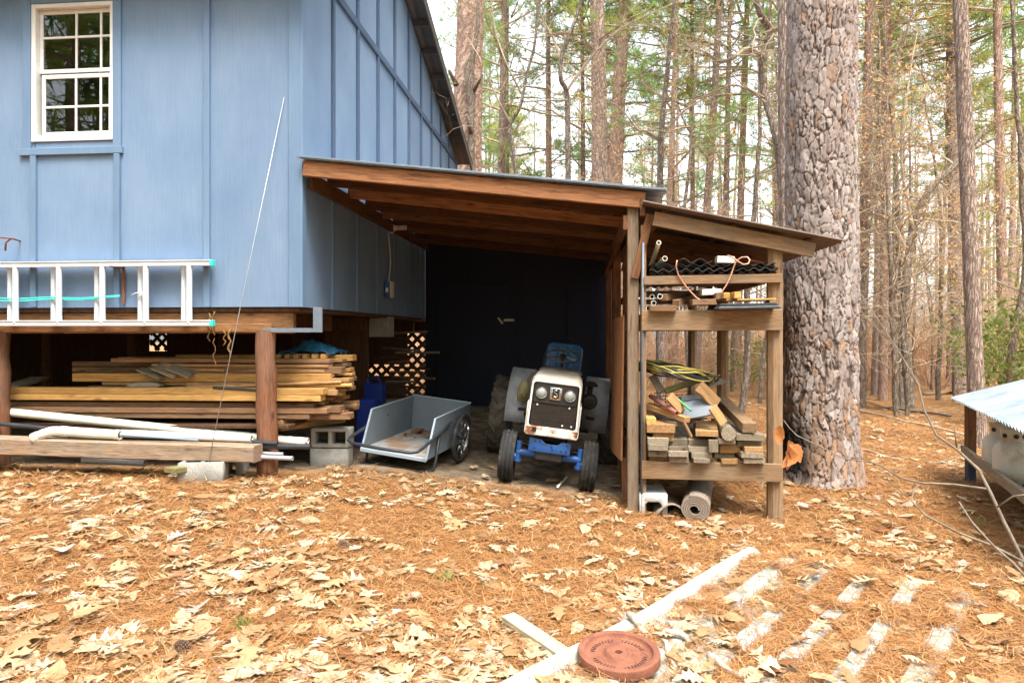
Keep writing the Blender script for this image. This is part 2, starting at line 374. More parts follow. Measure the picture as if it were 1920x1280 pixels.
def foliage(name, c1, c2, tr=.45, ns=1.2):
    m, t, b = base_mat(name, .6, 0, .2); col = ramp(t, noise_n(t, coords(t), ns, 3, .6), [(.32, c1), (.66, c2)]).outputs[0]
    col = objvar(t, col, .25); t.links.new(col, b.inputs['Base Color']); x = N(t, 'BsdfTranslucent'); t.links.new(col, x.inputs[0])
    mx = N(t, 'MixShader'); mx.inputs[0].default_value = tr; t.links.new(b.outputs[0], mx.inputs[1]); t.links.new(x.outputs[0], mx.inputs[2])
    t.links.new(mx.outputs[0], t.nodes['Material Output'].inputs[0]); return m
NEEDLE_G = foliage('pine_needles_green', (.21, .32, .07), (.45, .46, .12), .6)
NEEDLE_B = foliage('pine_needles_blue_green', (.16, .31, .13), (.36, .43, .12), .6)
DRY_LEAF = foliage('orange_dry_leaves', (.55, .29, .10), (.66, .42, .19), .5)
SHRUB_G = foliage('evergreen_shrub_leaves', (.10, .17, .035), (.22, .26, .06))

# ------------------------------------------------------------------ ground
gm, t, b = base_mat('forest_floor', .95, 0, .1)
tc = N(t, 'TexCoord'); P = tc.outputs['Object']
def mp(scale, rot=0):
    m = N(t, 'Mapping'); m.inputs['Scale'].default_value = scale; m.inputs['Rotation'].default_value = (0, 0, R(rot)); t.links.new(P, m.inputs[0]); return m.outputs[0]
st1 = noise_n(t, mp((55, 9, 10), 25), 2.5, 5, .7, .8); st2 = noise_n(t, mp((9, 55, 10), 15), 2.5, 5, .7, .8)
ad = N(t, 'Math', operation='ADD'); t.links.new(st1, ad.inputs[0]); t.links.new(st2, ad.inputs[1]); hf = N(t, 'Math', operation='MULTIPLY'); hf.inputs[1].default_value = .5; t.links.new(ad.outputs[0], hf.inputs[0])
needle_c = ramp(t, hf.outputs[0], [(.36, (.07, .034, .015)), (.48, (.21, .10, .038)), (.60, (.35, .19, .08))]).outputs[0]
lv = N(t, 'TexVoronoi'); lv.inputs['Scale'].default_value = 6; lv.inputs['Randomness'].default_value = 1; t.links.new(mp((1, 1, 1)), lv.inputs['Vector'])
lk = N(t, 'Math', operation='MULTIPLY'); lr = ramp(t, lv.outputs['Distance'], [(.22, (1, 1, 1)), (.30, (0, 0, 0))]); lsel = ramp(t, lv.outputs['Color'], [(.42, (0, 0, 0)), (.46, (1, 1, 1))])
t.links.new(lr.outputs[0], lk.inputs[0]); t.links.new(lsel.outputs[0], lk.inputs[1])
sp = N(t, 'SeparateXYZ'); t.links.new(P, sp.inputs[0])
def mr(src, a, b_, smooth=True):
    n = N(t, 'MapRange'); n.interpolation_type = 'SMOOTHSTEP'; n.inputs[1].default_value = a; n.inputs[2].default_value = b_; t.links.new(src, n.inputs[0]); return n.outputs[0]
def mul(a, b_):
    n = N(t, 'Math', operation='MULTIPLY'); t.links.new(a, n.inputs[0]); t.links.new(b_, n.inputs[1]); return n.outputs[0]
far = mr(sp.outputs[1], 9, 12); litter = mixc(t, mul(lk.outputs[0], far), needle_c, (.42, .31, .18))
wob = noise_n(t, mp((1, 1, 1)), 1.7, 5, .6); wy = N(t, 'Math', operation='MULTIPLY_ADD'); wy.inputs[1].default_value = 1.5; t.links.new(wob, wy.inputs[0]); t.links.new(sp.outputs[1], wy.inputs[2])
sandmask = mul(mul(mr(wy.outputs[0], 6.95, 7.5), mr(sp.outputs[0], -9, -8)), mr(sp.outputs[0], .75, .35))
bk = mul(sandmask, mr(sp.outputs[1], 15, 14))
sand = ramp(t, noise_n(t, mp((1, 1, 1)), 5, 8, .7), [(.3, (.07, .047, .03)), (.5, (.18, .135, .09)), (.7, (.32, .26, .185))]).outputs[0]
t.links.new(mixc(t, bk, litter, sand), b.inputs['Base Color']); bump(t, b, hf.outputs[0], .8, .03)
def axis_pts(lo, hi, c, fine, k):
    out = [c]; x, s = c, fine
    while x < hi: x += s; s *= k; out.append(min(x, hi))
    x, s = c, fine
    while x > lo: x -= s; s *= k; out.insert(0, max(x, lo))
    return out
xs = axis_pts(-160, 160, .5, .10, 1.028); ys = axis_pts(-80, 220, 5.0, .10, 1.03)
gv = [(x, y, gz(x, y)+.022*noise.noise(Vector((x*1.3, y*1.3, 3)))+.012*noise.noise(Vector((x*4, y*4, 7)))) for y in ys for x in xs]
nx = len(xs); gf = [(j*nx+i, j*nx+i+1, (j+1)*nx+i+1, (j+1)*nx+i) for j in range(len(ys)-1) for i in range(nx-1)]
ground = add('ground', mesh('ground', gv, gf, True), gm); tag(ground, 'forest floor of orange pine straw and fallen oak leaves', 'ground', kind='structure')
def gh(x, y): return gz(x, y)+.022*noise.noise(Vector((x*1.3, y*1.3, 3)))+.012*noise.noise(Vector((x*4, y*4, 7)))

# ------------------------------------------------------------------ house
YF, XS, YB, XL = 6.2, -2.6, 14.4, -14.0          # front wall, right wall, back wall, left end
ZB, ZE = 1.585, 4.95                             # siding bottom, eave height
YR = 8.4; PITCH = .305; PITCHF = PITCH*(YB-YR)/(YR-YF)
def roof_z(y): return ZE+(PITCH*(YB-y) if y > YR else PITCHF*(y-YF))+.05
house = thing('house', 'blue board and batten house raised on wooden posts', 'house', (XS, YF, 0))
FX = [-2.655, -3.52, -4.43, -5.30, -6.18, -7.06, -7.94, -8.82, -9.7]        # batten lines on the front wall
fx = [XS]+FX[1:]+[XL]
for i in range(len(fx)-1):
    a, b_ = fx[i], fx[i+1]
    if i == 2:                                   # the window bay
        box('siding_panel', (b_+.004, YF, ZB), (a-.004, YF+.02, 3.20), BLUE, house, .002)
        box('siding_panel', (b_+.004, YF, 4.55), (a-.004, YF+.02, ZE), BLUE, house, .002)
    else: box('siding_panel', (b_+.004, YF, ZB), (a-.004, YF+.02, ZE), BLUE, house, .002)
for x in FX[1:]:
    z1 = 3.066 if x in (-4.43, -5.30) else ZE
    box('batten', (x-.03, YF-.032, ZB+random.uniform(-.004, .01)), (x+.03, YF+.001, z1), BLUE2, house, .003)
box('corner_board', (XS-.115, YF-.022, ZB-.003), (XS+.0005, YF+.001, ZE), BLUE2, house, .003)
box('corner_board', (XS-.001, YF-.0225, ZB-.004), (XS+.022, YF+.075, ZE), BLUE2, house, .003)
# window
win = link('window', None, house, T(-4.9, YF, 3.2)); win.empty_display_size = .1
WX0, WX1, WZ0, WZ1 = -5.325, -4.475, 3.205, 4.545
def wbox(n, x0, x1, z0, z1, y0, y1, m=WHITE, c=.003): return box(n, (x0, y0, z0), (x1, y1, z1), m, win, c)
wbox('window_trim', WX0-.085, WX0-.002, WZ0-.07, WZ1+.09, YF-.026, YF+.03, BLUE2)
wbox('window_trim', WX1+.002, WX1+.085, WZ0-.07, WZ1+.09, YF-.026, YF+.03, BLUE2)
wbox('window_trim', WX0-.12, WX1+.10, WZ0-.135, WZ0-.068, YF-.032, YF+.03, BLUE2)
wbox('window_trim', WX0-.001, WX1+.001, WZ1+.004, WZ1+.09, YF-.025, YF+.03, BLUE2)
wbox('frame', WX0, WX0+.045, WZ0, WZ1, YF-.018, YF+.08); wbox('frame', WX1-.032, WX1, WZ0, WZ1, YF-.018, YF+.08)
wbox('frame', WX0+.044, WX1-.031, WZ1-.04, WZ1, YF-.017, YF+.08); wbox('frame', WX0+.044, WX1-.031, WZ0, WZ0+.055, YF-.0165, YF+.08)
WM_ = 3.865
for (z0, z1, y0, dx, mz) in ((WM_+.02, WZ1-.041, YF+.035, .0, 4.235), (WZ0+.056, WM_-.004, YF+.008, .045, 3.545)):
    xa, xb = WX0+.046+dx, WX1-.033
    wbox('sash', xa, xa+.035, z0, z1, y0, y0+.025); wbox('sash', xb-.03, xb, z0, z1, y0, y0+.025)
    wbox('sash', xa+.034, xb-.029, z1-.04, z1, y0+.001, y0+.025); wbox('sash', xa+.034, xb-.029, z0, z0+.04, y0+.001, y0+.025)
    vx = [xa+.035, at(137.5+(3 if dx else 0), 200, YF).x, at(184+(3 if dx else 0), 200, YF).x, xb-.03]
    for x in vx[1:3]: wbox('muntin', x-.011, x+.011, z0+.039, z1-.039, y0+.003, y0+.0205, c=.002)
    wbox('muntin', xa+.034, xb-.029, mz-.011, mz+.011, y0+.0022, y0+.0215, c=.002)
    for i in range(3):
        for (q0, q1) in ((z0+.03, mz), (mz, z1-.03)):
            wbox('pane', vx[i]+.001, vx[i+1]-.001, q0+.001, q1-.001, y0+.010, y0+.0135, GLASSM, .0005)
wbox('inner_jamb', WX0+.046, WX0+.16, WZ0-.05, WZ1+.05, YF+.16, YF+.20, TAN_WOOD)
wbox('inner_header', WX0-.2, WX1+.2, WZ1-.10, WZ1+.02, YF+.21, YF+.25, TAN_WOOD)
# right-hand gable wall
yk = [YF+.0]; y = YF
BAT = [YF+.81*k for k in range(1, 11) if YF+.81*k < YB-.1]
ycols = [YF+.021]+BAT+[YB]
for i in range(len(ycols)-1):
    a, b_ = ycols[i]+.003, ycols[i+1]-.003
    pts = [(a, ZB), (b_, ZB), (b_, roof_z(b_))]
    if a < YR < b_: pts.append((YR, roof_z(YR)))
    pts.append((a, roof_z(a)))
    me = prism(pts, .02)                          # XZ polygon: x is world Y
    add('siding_panel', me, BLUE, house, Matrix(((0, -1, 0, XS), (1, 0, 0, 0), (0, 0, 1, 0), (0, 0, 0, 1))))
for y in BAT:
    zs = 3.02 if y < 11.5 else ZB
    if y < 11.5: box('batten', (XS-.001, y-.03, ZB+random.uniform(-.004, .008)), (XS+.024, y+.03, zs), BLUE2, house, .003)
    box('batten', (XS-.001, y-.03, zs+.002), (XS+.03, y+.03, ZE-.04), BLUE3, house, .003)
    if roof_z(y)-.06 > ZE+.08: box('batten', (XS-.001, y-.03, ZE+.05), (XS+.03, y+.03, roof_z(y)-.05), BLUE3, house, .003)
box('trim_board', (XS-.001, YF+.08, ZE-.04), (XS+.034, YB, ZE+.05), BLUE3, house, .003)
box('siding_panel', (XL, YB-.02, ZB), (XS-.02, YB, ZE), BLUE, house, .002); box('siding_panel', (XL, YF+.02, ZB), (XL+.02, YB-.02, ZE), BLUE, house, .002)
box('corner_board', (XS-.001, YB-.09, ZB), (XS+.024, YB+.02, ZE-.041), BLUE2, house, .003)
# roof: two slopes of ribbed metal on rake boards
roof = link('roof', None, house, T(XS, YR, 6.2))
for s in (1, -1):
    pt_, run = (PITCH, YB-YR) if s > 0 else (PITCHF, YR-YF)
    L = (run+.35)*math.sqrt(1+pt_**2); me = sheet_me(0, L, XL-.3-(XS+.3), 0, .23, .018, .004, shape='rib')
    ang = math.atan(pt_); zr = ZE+PITCH*(YB-YR)
    X = Matrix(((0, 1, 0, XS+.30), (s*math.cos(ang), 0, s*math.sin(ang), YR), (-math.sin(ang), 0, math.cos(ang), zr+.15), (0, 0, 0, 1)))
    add('roof_sheet', me, DARK_MET, roof, X)
    board('rake_board', (XS+.285, YR, zr+.07), (XS+.285, YR+s*(run+.34), ZE-.34*pt_+.07), .03, .13, DARK_MET, roof, c=.003)
    for k in range(9 if s > 0 else 3):
        yy = YR+s*(.3+k*.62); zz = zr-pt_*abs(yy-YR)
        board('lookout', (XS+.02, yy, zz+.075), (XS+.27, yy, zz+.075), .04, .09, DARK_MET, roof, c=.003)
# floor structure and posts
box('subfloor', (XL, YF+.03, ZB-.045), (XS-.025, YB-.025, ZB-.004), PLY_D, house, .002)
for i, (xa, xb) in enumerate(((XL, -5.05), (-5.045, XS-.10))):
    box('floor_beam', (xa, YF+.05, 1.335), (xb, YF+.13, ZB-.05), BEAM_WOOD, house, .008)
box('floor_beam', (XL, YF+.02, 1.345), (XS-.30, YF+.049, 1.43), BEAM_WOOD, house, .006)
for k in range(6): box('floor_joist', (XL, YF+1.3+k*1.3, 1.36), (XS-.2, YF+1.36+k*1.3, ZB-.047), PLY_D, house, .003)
p = at(599, 600, YF)
box('corner_flashing', (p.x-.055, YF-.02, 1.345), (p.x+.03, YF+.005, ZB-.006), GREY_TIN, house, .002)
box('corner_flashing', (-2.98, YF+.012, 1.345), (p.x-.056, YF+.019, 1.385), GREY_TIN, house, .002)
def round_post(px, Y, ztop, r, m, lean=0, parent=house, name='post'):
    g = groundpt(px, Y); pts = []; n = 12
    for k in range(n+1):
        z = g.z-.25+(ztop-g.z+.25)*k/n
        pts.append((g.x+lean*(k/n)+.006*math.sin(k*1.7), Y+.005*math.cos(k*2.1), z))
    v, f = tube_arr(pts, [r*(1.08-.12*k/n)*(1+.03*math.sin(k*2.3)) for k in range(n+1)], 16)
    v = [Vector(q) for q in v]; c = Vector((g.x, Y, (ztop+g.z)/2)); me = mesh(name, [q-c for q in v], f, True); sharp(me)
    me.transform(RY(90)); return add(name, me, m, parent, T(c) @ RY(-90))
round_post(503, 6.26, 1.36, .095, POST_RED, -.03)
round_post(-3, 6.26, 1.36, .10, POST_RED)
for px, Y in ((250, 10.2), (90, 10.4), (420, 10.6), (560, 10.3), (640, 13.6)): round_post(px, Y, 1.45, .09, PLY_D)
# lattice skirt closing the back of the crawl space (each strip its own part)
lat = thing('lattice_skirt', 'dark diagonal lattice panel under the back of the house', 'lattice', (-4, YB-.3, 0))
def lattice(x0, x1, z0, z1, y, step=.22):
    k = 0; n = int((x1-x0+z1-z0)/step)+1
    for d in (1, -1):
        for i in range(n):
            c = x0-(z1-z0)*(d > 0)+i*step if d > 0 else x0+i*step
            a = []
            for z in (z0, z1):
                a.append((c+(z-z0) if d > 0 else c-(z-z0), z))
            (xa, za), (xb, zb) = a
            def clip(xa, za, xb, zb):
                if xa > xb: xa, za, xb, zb = xb, zb, xa, za
                if xb <= x0 or xa >= x1: return None
                sl = (zb-za)/(xb-xa)
                if xa < x0: za += sl*(x0-xa); xa = x0
                if xb > x1: zb -= sl*(xb-x1); xb = x1
                return xa, za, xb, zb
            q = clip(xa, za, xb, zb)
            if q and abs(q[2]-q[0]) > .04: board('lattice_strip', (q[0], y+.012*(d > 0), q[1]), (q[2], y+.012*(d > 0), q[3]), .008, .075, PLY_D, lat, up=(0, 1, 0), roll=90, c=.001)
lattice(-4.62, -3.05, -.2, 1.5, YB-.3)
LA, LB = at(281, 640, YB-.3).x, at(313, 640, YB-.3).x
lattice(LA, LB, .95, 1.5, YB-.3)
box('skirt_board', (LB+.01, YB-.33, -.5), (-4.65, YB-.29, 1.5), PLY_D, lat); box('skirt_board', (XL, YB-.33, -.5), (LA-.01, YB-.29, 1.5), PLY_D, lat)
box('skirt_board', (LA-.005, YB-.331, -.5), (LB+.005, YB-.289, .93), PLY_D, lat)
box('skirt_board', (at(688, 600, 13.8).x, 13.8, at(700, 683, 13.8).z), (at(764, 600, 13.8).x, 13.83, 1.5), PLY_D, lat)  # added dark board, blocks the brightness through part of the lattice
box('skirt_board', (at(688, 600, 13.75).x, 13.75, -.3), (at(757, 600, 13.75).x, 13.78, at(700, 704, 13.75).z), PLY_D, lat)  # second added board, hides bright lattice near the ground
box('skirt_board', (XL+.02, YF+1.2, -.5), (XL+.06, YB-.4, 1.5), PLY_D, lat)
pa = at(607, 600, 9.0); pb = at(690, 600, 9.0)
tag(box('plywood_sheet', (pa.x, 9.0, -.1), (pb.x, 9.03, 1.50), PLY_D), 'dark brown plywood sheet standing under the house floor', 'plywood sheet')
tag(box('masonry_block', (at(692, 600, 9.2).x, 9.2, 1.28), (at(728, 600, 9.2).x, 9.5, 1.56), CONC), 'grey block tucked under the side wall of the house', 'block')

# ------------------------------------------------------------------ lean-to beside the house
lean = thing('lean_to', 'open lean-to shed with reddish rafters and blue back wall darkened by painted shade', 'shed', (.46, 6.25, gz(.46, 6.25)))
LX0, LX1, LZ0, LZ1, LY1 = XS+.03, .776, 2.985, 2.61, 11.4
slope = (LZ1-LZ0)/(LX1-LX0); la = math.atan(slope)
def lz(x): return LZ0+slope*(x-LX0)
me = sheet_me(0, math.hypot(LX1-LX0, LZ1-LZ0), 0, LY1-6.1, .22, .012, .004, shape='rib')
add('roof_sheet', me, GALV, lean, T(LX0, 6.1, LZ0-.02) @ Matrix.Rotation(-la, 4, 'Y'))
board('drip_edge', (LX0-.03, 6.112, LZ0-.012), (LX1-.01, 6.112, LZ1-.012), .012, .03, GREY_TIN, lean, c=.002)
for k in range(9):
    y = 6.16+.62*k
    d0, d1 = random.uniform(-.012, .012), random.uniform(-.02, .012)
    board('rafter', (LX0+.01, y, lz(LX0)-.10+d0), (LX1-.19, y+random.uniform(-.02, .02), lz(LX1-.19)-.10+d1), .042, .145 if k == 0 else .112, RED_WOOD if k % 2 == 0 else RED_DARK, lean, c=.007)
for k in range(5):
    x = LX0+.35+k*.66
    board('purlin', (x, 6.14, lz(x)-.0285+.004), (x, LY1, lz(x)-.0285+.004), .09, .016, RED_WOOD, lean)
board('eave_beam', (.565, 6.13, 2.452), (.565, LY1-.05, 2.452), .045, .15, RED_WOOD, lean)
board('eave_beam', (.42, 6.19, 2.33), (.42, LY1-.05, 2.33), .045, .13, RED_WOOD, lean)
board('ledger', (LX0+.02, 6.30, LZ0-.19), (LX0+.02, LY1-.03, LZ0-.19), .04, .15, RED_WOOD, lean)
for y in (6.235, 8.8, 11.2):
    g = gz(.475, y)
    board('post', (.485, y, g-.3), (.485, y, 2.5), .098, .098, POSTW if y < 7 else RED_WOOD, lean, c=.006)
board('brace', at(1219, 402, 6.165), at(1190, 522, 6.165), .03, .07, RED_WOOD, lean, up=(0, 1, 0), roll=90)
board('brace', at(1238, 405, 6.30), at(1214, 432, 6.30), .04, .09, RED_WOOD, lean, up=(0, 1, 0), roll=90)
tube('down_pipe', [at(1206, 455, 6.14), at(1205, 600, 6.14), at(1203, 968, 6.14)], .011, GREY_TIN, lean, 8)
bw = [XS+.005, XS+.82, XS+1.64, -.16, .62]
for i in range(4): box('siding_panel', (bw[i]+.003, LY1, -.3), (bw[i+1]-.003, LY1+.02, 2.95), NAVY_SHADE, lean, .002)
for x in bw[1:4]: box('batten', (x-.03, LY1-.02, -.3), (x+.03, LY1+.001, 2.8), NAVY_SHADE, lean, .003)
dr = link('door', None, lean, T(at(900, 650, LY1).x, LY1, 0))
box('door_leaf', (at(822, 600, LY1).x, LY1-.045, .02), (at(956, 600, LY1).x, LY1-.02, 2.15), NAVY_SHADE, dr, .003)
hp = at(945, 600, LY1-.05)
rod('handle', hp+Vector((.0, 0, 0)), hp+Vector((.17, -.03, .0)), .022, PVC_W, dr); rod('latch', hp+Vector((-.1, -.01, .04)), hp+Vector((-.02, -.01, -.06)), .018, PVC, dr)
# plywood panel standing on edge inside the post
pv = []; pf = []; n = 10; M_ = 6
for j in range(M_+1):
    for i in range(n+1):
        y = 6.33+2.0*i/n; z = .17-.12*(i/n)+(1.50-.17+.12*(i/n))*j/M_
        x = .405-.05*math.sin(math.pi*i/n)*(1-j/M_)-.02*(1-j/M_)
        pv.append((x, y, z))
N_ = len(pv); pv += [(x+.014, y, z) for x, y, z in pv]
for j in range(M_):
    for i in range(n):
        a = j*(n+1)+i; pf += [(a, a+1, a+n+2, a+n+1), (a+N_, a+n+1+N_, a+n+2+N_, a+1+N_)]
for j in range(M_):
    a = j*(n+1); pf.append((a, a+n+1, a+n+1+N_, a+N_)); a += n; pf.append((a, a+N_, a+n+1+N_, a+n+1))
for i in range(n): pf.append((i, i+N_, i+1+N_, i+1)); a = M_*(n+1)+i; pf.append((a, a+1, a+1+N_, a+N_))
ply = add('plywood_board', mesh('ply', pv, pf, False), PLY); tag(ply, 'warped reddish plywood panel fixed along the shed post', 'plywood panel')
tag(board('wood_stake', at(1172, 930, 6.42), at(1170, 858, 6.42), .05, .03, RED_WOOD, up=(0, 1, 0)), 'short reddish stake at the foot of the plywood panel', 'stake')
# lamp and outlet box on the shaded side wall
lx = XS+.02
lampo = thing('wall_lamp', 'white bulb holder with spiral bulb on the shaded side wall', 'lamp', (lx, 9.2, 2.78))
me = lathe_me([(0, 0), (.075, 0), (.075, .03), (.04, .06), (.03, .09), (0, .09)], 18); add('holder', me, PVC, lampo, T(lx, 9.2, 2.78) @ RY(90))
sp_ = [(.09+.014*i/4, .026*math.cos(i*.9), .026*math.sin(i*.9)) for i in range(40)]
tube('bulb', sp_, .009, PVC_W, lampo, 6, T(lx, 9.2, 2.78)); 
tube('cable', [(lx+.012, 9.05, 2.7), (lx+.03, 9.05, 2.5), (lx+.02, 9.13, 2.3), (lx+.03, 9.02, 2.05), (lx+.012, 9.0, 1.95)], .008, PVC, lampo, 6)
ob = thing('outlet_box', 'blue electrical outlet box on the shaded side wall', 'outlet box', (lx, 9.0, 1.95))
box('box', (lx-.002, 8.93, 1.82), (lx+.06, 9.10, 2.02), TR_BLUE, ob); box('cover_plate', (lx+.061, 8.945, 1.81), (lx+.075, 9.11, 2.03), PVC, ob); box('sticker', (lx+.01, 8.925, 1.88), (lx+.045, 8.929, 1.94), PVC_W, ob, .0005)

# ------------------------------------------------------------------ storage rack against the lean-to
rack = thing('storage_rack', 'open wooden storage rack with sloping brown metal roof', 'rack', (1.15, 6.2, gz(1.15, 6.2)))
RXL, RXR = .57, 1.72
for y in (6.22, 8.4, 10.6):
    g = gz(RXR, y)
    board('post', (RXR, y, g-.25), (RXR, y, 2.16), .125, .125, OAK_WOOD, rack, c=.035)
    if y < 7: board('post', (RXL+.005, y-.02, g-.0), (RXL+.005, y-.02, 2.3), .045, .09, OAK_WOOD, rack, up=(0, 1, 0))
    else: board('post', (RXL+.01, y, g-.2), (RXL+.01, y, 2.3), .09, .09, RED_WOOD, rack)
    if y > 6.5:
        for z in (1.44, .13): board('cross_beam', (RXL-.04, y-.085, z), (RXR+.06, y-.085, z), .04, .16, OAK_WOOD, rack)
L0, L1 = at(1203, 600, 6.13).x, at(1466, 600, 6.13).x
board('front_beam', (L0, 6.135, 1.452), (L1, 6.135, 1.452), .042, .178, OAK_WOOD, rack)
board('front_beam', (L0, 6.135, .132), (L1, 6.135, .126), .042, .155, OAK_WOOD, rack)
board('shelf_rail', (L0+.02, 6.137, 1.803), (L1, 6.137, 1.815), .04, .075, OAK_WOOD, rack)
for y in (8.4, 10.6): board('shelf_rail', (L0+.02, y-.083, 1.80), (L1, y-.083, 1.81), .04, .075, OAK_WOOD, rack)
for zz in (.195, 1.515, 1.83):
    for k, x in enumerate((RXL+.06, RXR-.11)): board('shelf_bearer', (x, 6.16, zz-.03), (x, 10.6, zz-.03), .04, .07, OAK_WOOD, rack)
for k in range(5):
    y = 6.45+k*.92; board('shelf_plank', (RXL-.02, y, .213), (RXR-.04, y, .213), .13, .02, GREY_WOOD, rack)
ra = at(1232, 395, 6.13); rb = at(1527, 453, 6.13); rs = (rb.z-ra.z)/(rb.x-ra.x)
def rz(x): return ra.z+rs*(x-ra.x)
for i, y in enumerate((6.135, 7.2, 8.3, 9.4, 10.6)):
    board('rafter', (ra.x-.03, y, rz(ra.x-.03)-.075), (rb.x, y, rz(rb.x)-.075), .042, .125, OAK_WOOD if i == 0 else RED_WOOD, rack)
rf_x1 = at(1581, 440, 6.05).x
me = sheet_me(0, (rf_x1-.56)*math.sqrt(1+rs*rs), 0, 4.9, .105, .016, .004, nw=8)
add('roof_sheet', me, BROWN_MET, rack, T(.56, 6.03, rz(.56)+.035) @ Matrix.Rotation(-math.atan(rs), 4, 'Y'))
for x in (.75, 1.35, 2.0): board('purlin', (x, 6.16, rz(x)+.004), (x, 10.9, rz(x)+.004), .045, .035, RED_WOOD if x < 2 else OAK_WOOD, rack)

# ------------------------------------------------------------------ things on the rack
g_end = 'weathered lumber stacked on the lower rack shelf'
def zp(x, y, Y, o=(1140, 660), k=3.764): return at(o[0]+x/k, o[1]+y/k, Y)
ends = [(275, 475, 510, 570, TAN_WOOD), (318, 465, 570, 627, TAN_WOOD), (280, 428, 606, 650, GREY_WOOD), (285, 425, 651, 696, GREY_WOOD), (287, 421, 698, 740, GREY_WOOD), (290, 430, 742, 784, TAN_WOOD),
        (431, 562, 612, 666, GREY_WOOD), (430, 565, 667, 698, GREY_WOOD), (426, 568, 700, 740, GREY_WOOD), (434, 570, 741, 782, GREY_WOOD), (568, 710, 617, 666, GREY_WOOD), (567, 708, 668, 706, GREY_WOOD), (590, 735, 708, 748, GREY_WOOD),
        (605, 720, 750, 784, GREY_WOOD), (790, 935, 652, 712, TAN_WOOD), (752, 895, 713, 752, GREY_WOOD), (800, 915, 754, 792, TAN_WOOD), (780, 902, 612, 650, GREY_WOOD), (905, 1105, 578, 626, GREY_WOOD), (912, 1092, 628, 668, GREY_WOOD),
        (965, 1095, 669, 706, TAN_WOOD), (941, 1100, 708, 749, GREY_WOOD), (957, 1110, 750, 786, GREY_WOOD)]
for i, (x0, x1, y0, y1, m) in enumerate(ends):
    Y0 = 6.09+random.uniform(-.05, .10); a = zp(x0, y1, Y0); c = zp(x1, y0, Y0); L = random.uniform(1.0, 1.9)
    ctr = (a+c)/2; ctr.y = Y0; tw = random.uniform(-.03, .03)
    o = board('lumber_board', ctr, ctr+Vector((tw, L, random.uniform(-.002, .004))), abs(c.x-a.x), abs(c.z-a.z)-.002, m, c=.004, roll=random.uniform(-1.5, 1.5))
    xm = (x0+x1)/2; colm = 'the column beside the shed post' if xm < 400 else 'the second column from the shed post' if xm < 540 else 'the third column from the shed post' if xm < 700 else 'the column below the round log' if xm < 930 else 'the column beside the outer rack post'
    tag(o, ('tan' if m is TAN_WOOD else 'grey')+' board end in '+colm+' on the lower rack shelf', 'board', g_end)
def thing_board(name, lab, z0, z1, Ya, Yb, wd, th, m, cat='board', roll=0, up=(0, 0, 1)):
    return tag(board(name, zp(*z0, Ya), zp(*z1, Yb), wd, th, m, roll=roll, up=up), lab, cat)
thing_board('lumber_board', 'wide tan board with square end on top of the rack stack', (697, 575), (690, 500), 6.05, 6.9, .19, .05, TAN_WOOD)
thing_board('lumber_board', 'long weathered beam slanting down towards the outer rack post', (1000, 535), (800, 345), 6.05, 7.1, .12, .085, OAK_WOOD)
thing_board('lumber_board', 'orange-tan plank sloping from the shed post across the rack pile', (560, 478), (270, 372), 6.10, 6.5, .075, .05, TAN_WOOD)
thing_board('lumber_board', 'grey plank below the sloping plank at the rack post', (480, 508), (300, 440), 6.15, 6.8, .12, .045, GREY_WOOD)
thing_board('lumber_board', 'short yellow block end beside the rack post', (305, 485), (275, 440), 6.10, 6.9, .085, .055, YEL_WOOD)
thing_board('lumber_board', 'brown notched plank standing tilted in the rack pile', (640, 240), (770, 370), 6.20, 6.25, .12, .03, TAN_WOOD, roll=75)
thing_board('lumber_board', 'brown plank offcut leaning against the round log', (735, 385), (815, 505), 6.10, 6.12, .08, .03, TAN_WOOD, roll=80)
thing_board('lumber_board', 'small brown plank with rounded end in the rack pile', (430, 310), (525, 410), 6.18, 6.20, .09, .03, TAN_WOOD, roll=70)
thing_board('lumber_board', 'greenish strip leaning under the cable coil', (400, 275), (720, 170), 6.35, 6.6, .06, .03, MOSSY, roll=30)
thing_board('lumber_board', 'dark strip crossing under the cable coil', (310, 165), (380, 280), 6.4, 6.35, .07, .03, GREY_WOOD, roll=60)
thing_board('lumber_board', 'dark slanted lath behind the grey plastic lid', (690, 225), (820, 200), 6.5, 6.9, .09, .02, GREY_WOOD, roll=20)
thing_board('lumber_board', 'thin reddish batten poking down over the stack', (540, 500), (590, 600), 6.06, 6.05, .03, .02, BRN_WOOD, roll=10)
thing_board('lumber_board', 'upright grey offcut wedged in the middle of the stack', (740, 615), (742, 705), 6.06, 6.06, .08, .05, GREY_WOOD, up=(0, 1, 0))
a = zp(852, 575, 6.05); tag(rod('log', a, zp(790, 500, 7.2), .062, GREY_WOOD, seg=18), 'round grey log end among the rack boards', 'log')
pr = thing('red_pipe', 'dull red pipe with open end on the rack pile', 'pipe', zp(487, 432, 6.08)); pipe('tube', zp(487, 432, 6.08), zp(300, 310, 6.5), .021, plain('dull_red_pipe', (.33, .13, .11), .5), pr, .005)
tag(rod('green_stake', zp(585, 412, 6.10), zp(452, 296, 6.3), .011, plain('green_plastic', (.08, .36, .12), .45)), 'thin green stake lying across the rack pile', 'stake')
lid = add('plastic_lid', bevel(cbox(.26, .02, .17, .002), .006), plain('slate_plastic', (.16, .19, .23), .5, c2=(.24, .24, .24), ns=7), None, T(zp(628, 400, 6.22)) @ RZ(-6) @ RY(-12) @ RX(-35)); tag(lid, 'slate grey plastic lid tilted on the rack pile', 'lid')  # a lid only, without its tub
lid = add('plastic_tray', bevel(cbox(.3, .22, .05, .002), .01), plain('grey_plastic', (.22, .24, .26), .5), None, T(zp(600, 320, 6.45)) @ RZ(12) @ RY(-8) @ RX(-10)); tag(lid, 'grey plastic tray behind the tilted lid', 'tray')
